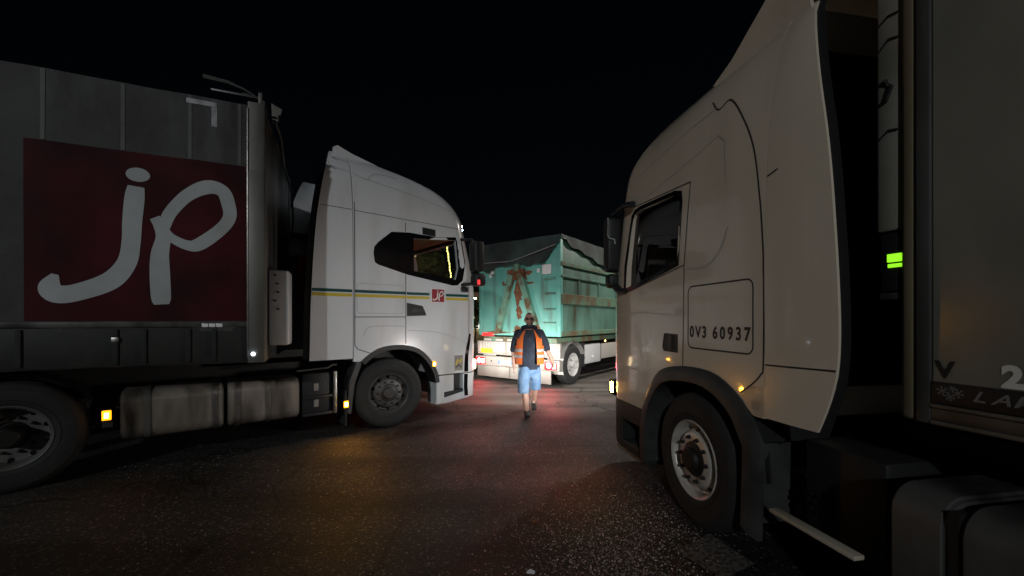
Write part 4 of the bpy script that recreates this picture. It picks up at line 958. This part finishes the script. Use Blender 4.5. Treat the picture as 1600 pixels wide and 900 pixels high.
gl.tube([(HC.x-.012,HC.y-.10,HC.z+.02),(HC.x+.012,HC.y-.10,HC.z+.02)], .004, 6)
for sx in (-1, 1): gl.tube([(HC.x+sx*.06,HC.y-.095,HC.z+.02),(HC.x+sx*.083,HC.y,HC.z+.01)], .004, 6)
B().tube([(.05*math.cos(a), -.115+.045*math.sin(a), 1.505-.018*math.sin(a)) for a in [math.pi+k*math.pi/8 for k in range(9)]], .014, 8).build('collar', 'sleeve_grey', H)
for sx in (-1, 1): B().lathe([(0,-.006),(.012,-.004),(.014,.004)], (HC.x+sx*.034, HC.y-.092, HC.z+.016), 10).build('eye', 'hair_grey', H)
gl.build('glasses', 'black_plastic', H)
# shirt, hood, shorts, shoes
shirt = [(0,.0,.66,(.21,.17)),(0,-.0,.86,(.21,.17)),(0,-.01,1.0,(.205,.165)),(0,-.03,1.22,(.20,.155)),(0,-.045,1.40,(.13,.115)),(0,-.05,1.46,.085),
         (-.19,-.03,1.385,.092),(-.25,-.01,1.20,.078),(-.278,-.01,1.04,.070),(.19,-.03,1.385,.092),(.275,-.0,1.22,.078),(.33,-.02,1.06,.068)]
def hem(me, z, keep=None):
    bm = bmesh.new(); bm.from_mesh(me)
    bmesh.ops.bisect_plane(bm, geom=bm.verts[:]+bm.edges[:]+bm.faces[:], plane_co=(0,0,z), plane_no=(0,0,1), clear_inner=True)
    bm.to_mesh(me); bm.free(); return me
link('shirt', hem(skin_mesh(shirt, [(0,1),(1,2),(2,3),(3,4),(4,5),(4,6),(6,7),(7,8),(4,9),(9,10),(10,11)], 2), .765), 'shirt_navy', H)
B().tube([(.115*math.cos(a), -.05+.085*math.sin(a), 1.485-.02*math.sin(a)) for a in [k*math.pi/10 for k in range(21)]], .035, 8, False).build('hood', 'shirt_navy', H)
shorts = [(0,.0,.88,(.18,.14)),(0,.0,.78,(.16,.135)),(-.10,-.05,.70,.115),(-.105,-.14,.54,.108),(-.10,-.24,.28,.10),(.11,.02,.70,.115),(.115,.06,.55,.106),(.118,.15,.28,.098)]
link('shorts', hem(skin_mesh(shorts, [(0,1),(1,2),(2,3),(3,4),(1,5),(5,6),(6,7)], 2), .385), 'denim', H)
for nm, a, tilt in (('shoe', (-.055,-.34,.055), -.06), ('shoe', (.10,.33,.075), .35)):
    m_ = skin_mesh([(0,.06,.01,(.045,.05)),(0,-.03,0,(.05,.045)),(0,-.13,-.012,(.05,.035)),(0,-.17,-.015,(.035,.025)),(0,.05,.07,.052)], [(0,1),(1,2),(2,3),(0,4)], 2)
    m_.transform(Matrix.Translation(a)@Matrix.Rotation(tilt, 4, 'X')); link(nm, m_, 'shoe', H)
# vest, open at the front
def vest():
    vs, fs = [], []; zs = [.86,.94,1.02,1.10,1.18,1.26,1.34,1.40,1.44]; n = 28
    def rad(z): return lerp_tab([(.8,.255,.21),(1.0,.262,.215),(1.25,.255,.205),(1.36,.23,.17),(1.44,.16,.135)], z)
    for z in zs:
        a, b_ = rad(z); gap = .44+.14*(1.4-z)
        for k in range(n+1):
            th = -math.pi/2+gap+(2*math.pi-2*gap)*k/n
            vs.append((a*math.cos(th), -.02+b_*math.sin(th)+.006*math.sin(th*7+z*20), z))
    for i in range(len(zs)-1):
        for k in range(n):
            th = -math.pi/2+.5+(2*math.pi-1)*(k+.5)/n
            if zs[i] >= 1.18 and zs[i] < 1.39 and abs(math.cos(th)) > .9: continue
            fs.append([i*(n+1)+k, i*(n+1)+k+1, (i+1)*(n+1)+k+1, (i+1)*(n+1)+k])
    return B().add(vs, fs).build('vest', 'vest_orange', H, 1, 60), rad
ve, rad = vest()
for z in (1.0, 1.10):
    vs = []; a, b_ = rad(z); n = 28; gap = .44+.14*(1.4-z)
    for k in range(n+1):
        th = -math.pi/2+gap+(2*math.pi-2*gap)*k/n
        for dz in (-.025, .025): vs.append(((a+.007)*math.cos(th), -.02+(b_+.007)*math.sin(th)+.006*math.sin(th*7+z*20), z+dz))
    B().add(vs, [[2*k, 2*k+1, 2*k+3, 2*k+2] for k in range(n)]).build('reflective_band', 'vest_tape', ve)

# ================================================================== BACKGROUND seen through the gap and the cab glass
kx, ky = -3.0, 30.0
Bd = empty('kiosk', (kx, ky, 0), 0, 'small lit roadside building far behind the turquoise container', 'building')
B().box(-3,3,0,4,0,2.9).build('wall', 'wall_ochre', Bd)
B().prism([(-3.5,2.9),(3.5,2.9),(2.6,3.7),(-2.6,3.7)], -.5, 4.5).build('roof', 'roof_tile', Bd)
for x in (-2.0,-.3,1.2): B().box(x-.5,x+.5,-.06,-.01,1.2,2.1,.01).build('window', 'lit_window', Bd)
B().box(-.5,1.1,-.5,-.4,.95,1.55,.02).build('counter_panel', 'lit_panel', Bd)
for x in (.25,.75): B().box(x-.12,x+.12,-.55,-.45,3.08,3.25,.03).build('wall_lamp', 'lamp_glow', Bd)
def tree(x, y, h, r, n, seed, label, trunk_r=.16):
    rn = random.Random(seed); t = empty('tree', (x, y, 0), 0, label, 'tree', 'trees behind the trucks')
    b = B(); b.tube([(0,0,0),(.1,0,h*.25),(0,.1,h*.5),(.05,0,h*.85)], [trunk_r,trunk_r*.8,trunk_r*.5,.03]); tips = []
    for k in range(11):
        a = rn.uniform(0, 6.28); z = h*rn.uniform(.3,.7); q = r*rn.uniform(.6,1); e = (q*math.cos(a), q*math.sin(a), z+h*rn.uniform(.08,.3)); tips.append(e)
        b.tube([(0,0,z),(e[0]*.5,e[1]*.5,z+(e[2]-z)*.6),e], [trunk_r*.35,trunk_r*.2,.015], 6)
    b.build('trunk', 'bark', t); vs, fs = [], []
    for _ in range(n):
        e = rn.choice(tips+[(0,0,h*.9),(0,0,h*.7)]); c = Vector((e[0]+rn.gauss(0,r*.28), e[1]+rn.gauss(0,r*.28), e[2]+rn.gauss(0,h*.07)))
        u_ = Vector((rn.uniform(-1,1), rn.uniform(-1,1), rn.uniform(-1,1))).normalized(); w_ = u_.orthogonal().normalized(); s_ = rn.uniform(.06,.13)
        i0 = len(vs); vs += [c-u_*s_, c+w_*s_*.5, c+u_*s_, c-w_*s_*.5]; fs.append([i0,i0+1,i0+2,i0+3])
    m_ = bpy.data.meshes.new('m'); m_.from_pydata(vs, [], fs); link('crown', m_, 'leaf', t)
    return t
tree(-4.75, 24, 5.4, 1.5, 7000, 3, 'leafy tree with strings of yellow lights seen through the left cab glass')
tree(-2.6, 27.5, 3.0, 1.2, 2500, 5, 'low leafy tree beside the lit building behind the container', .08)
def lights(x0, x1, z0, z1, y, n, label):
    t = empty('light_string', (x0, y, 0), 0, label, 'string lights', 'yellow light strings in the tree')
    B().tube([(0,0,z0),(x1-x0,0,z1)], .012, 5).build('cable', 'black_plastic', t)
    bl = B().lathe([(0,-.09),(.03,-.04),(.035,.02),(0,.09)], seg=8, axis='z').mesh(); bl.materials.append(MATS['bulb'])
    for k in range(n):
        f = (k+.5)/n; o = bpy.data.objects.new('bulb', bl); COL.objects.link(o); o.parent = t; o.location = ((x1-x0)*f+.015*math.sin(k*2.1), -.03, z0+(z1-z0)*f)
lights(-5.28,-5.22,3.3,5.9,21.5,14,'string of yellow bulbs at the left in the cab window')
lights(-3.30,-3.60,3.9,6.3,21.5,14,'string of yellow bulbs at the right in the cab window')
# unseen street lamps behind the trucks, the short one added to light the tree
def street_lamp(x, y, h, rz, energy, color, aim, label, panel='white_lamp', cone=150):
    t = empty('street_lamp', (x, y, 0), rz, label, 'street lamp', 'street lamps behind the trucks')
    B().tube([(0,0,0),(0,0,h)], [.09,.06], 12).build('pole', 'steel', t)
    B().tube([(0,0,h-.05),(.35,0,h+.1),(.80,0,h+.1)], .04).build('arm', 'steel', t)
    B().box(.65,1.15,-.15,.15,h+.02,h+.10,.03).build('lamp_head', 'grey_plastic', t); B().box(.70,1.10,-.11,.11,h-.005,h+.018,.005).build('lamp_panel', panel, t)
    l = bpy.data.lights.new('lamp_light', 'SPOT'); l.energy = energy; l.spot_size = R_(cone); l.spot_blend = .7; l.color = color; l.shadow_soft_size = .12
    o = bpy.data.objects.new('lamp_light', l); COL.objects.link(o); o.parent = t; o.location = (.9,0,h-.05)
    o.rotation_euler = Vector(aim).to_track_quat('-Z', 'Y').to_euler()
street_lamp(-7.9, 16.6, 5.0, R_(-30), 420, (1,.93,.78), (-.05,1,-.3), 'short unseen street lamp added behind the left cab to light the tree')
street_lamp(8.1, 12.0, 7.4, R_(195), 2300, (1,.90,.80), (.62,0,-1), 'tall street lamp hidden behind the right cab', cone=84)
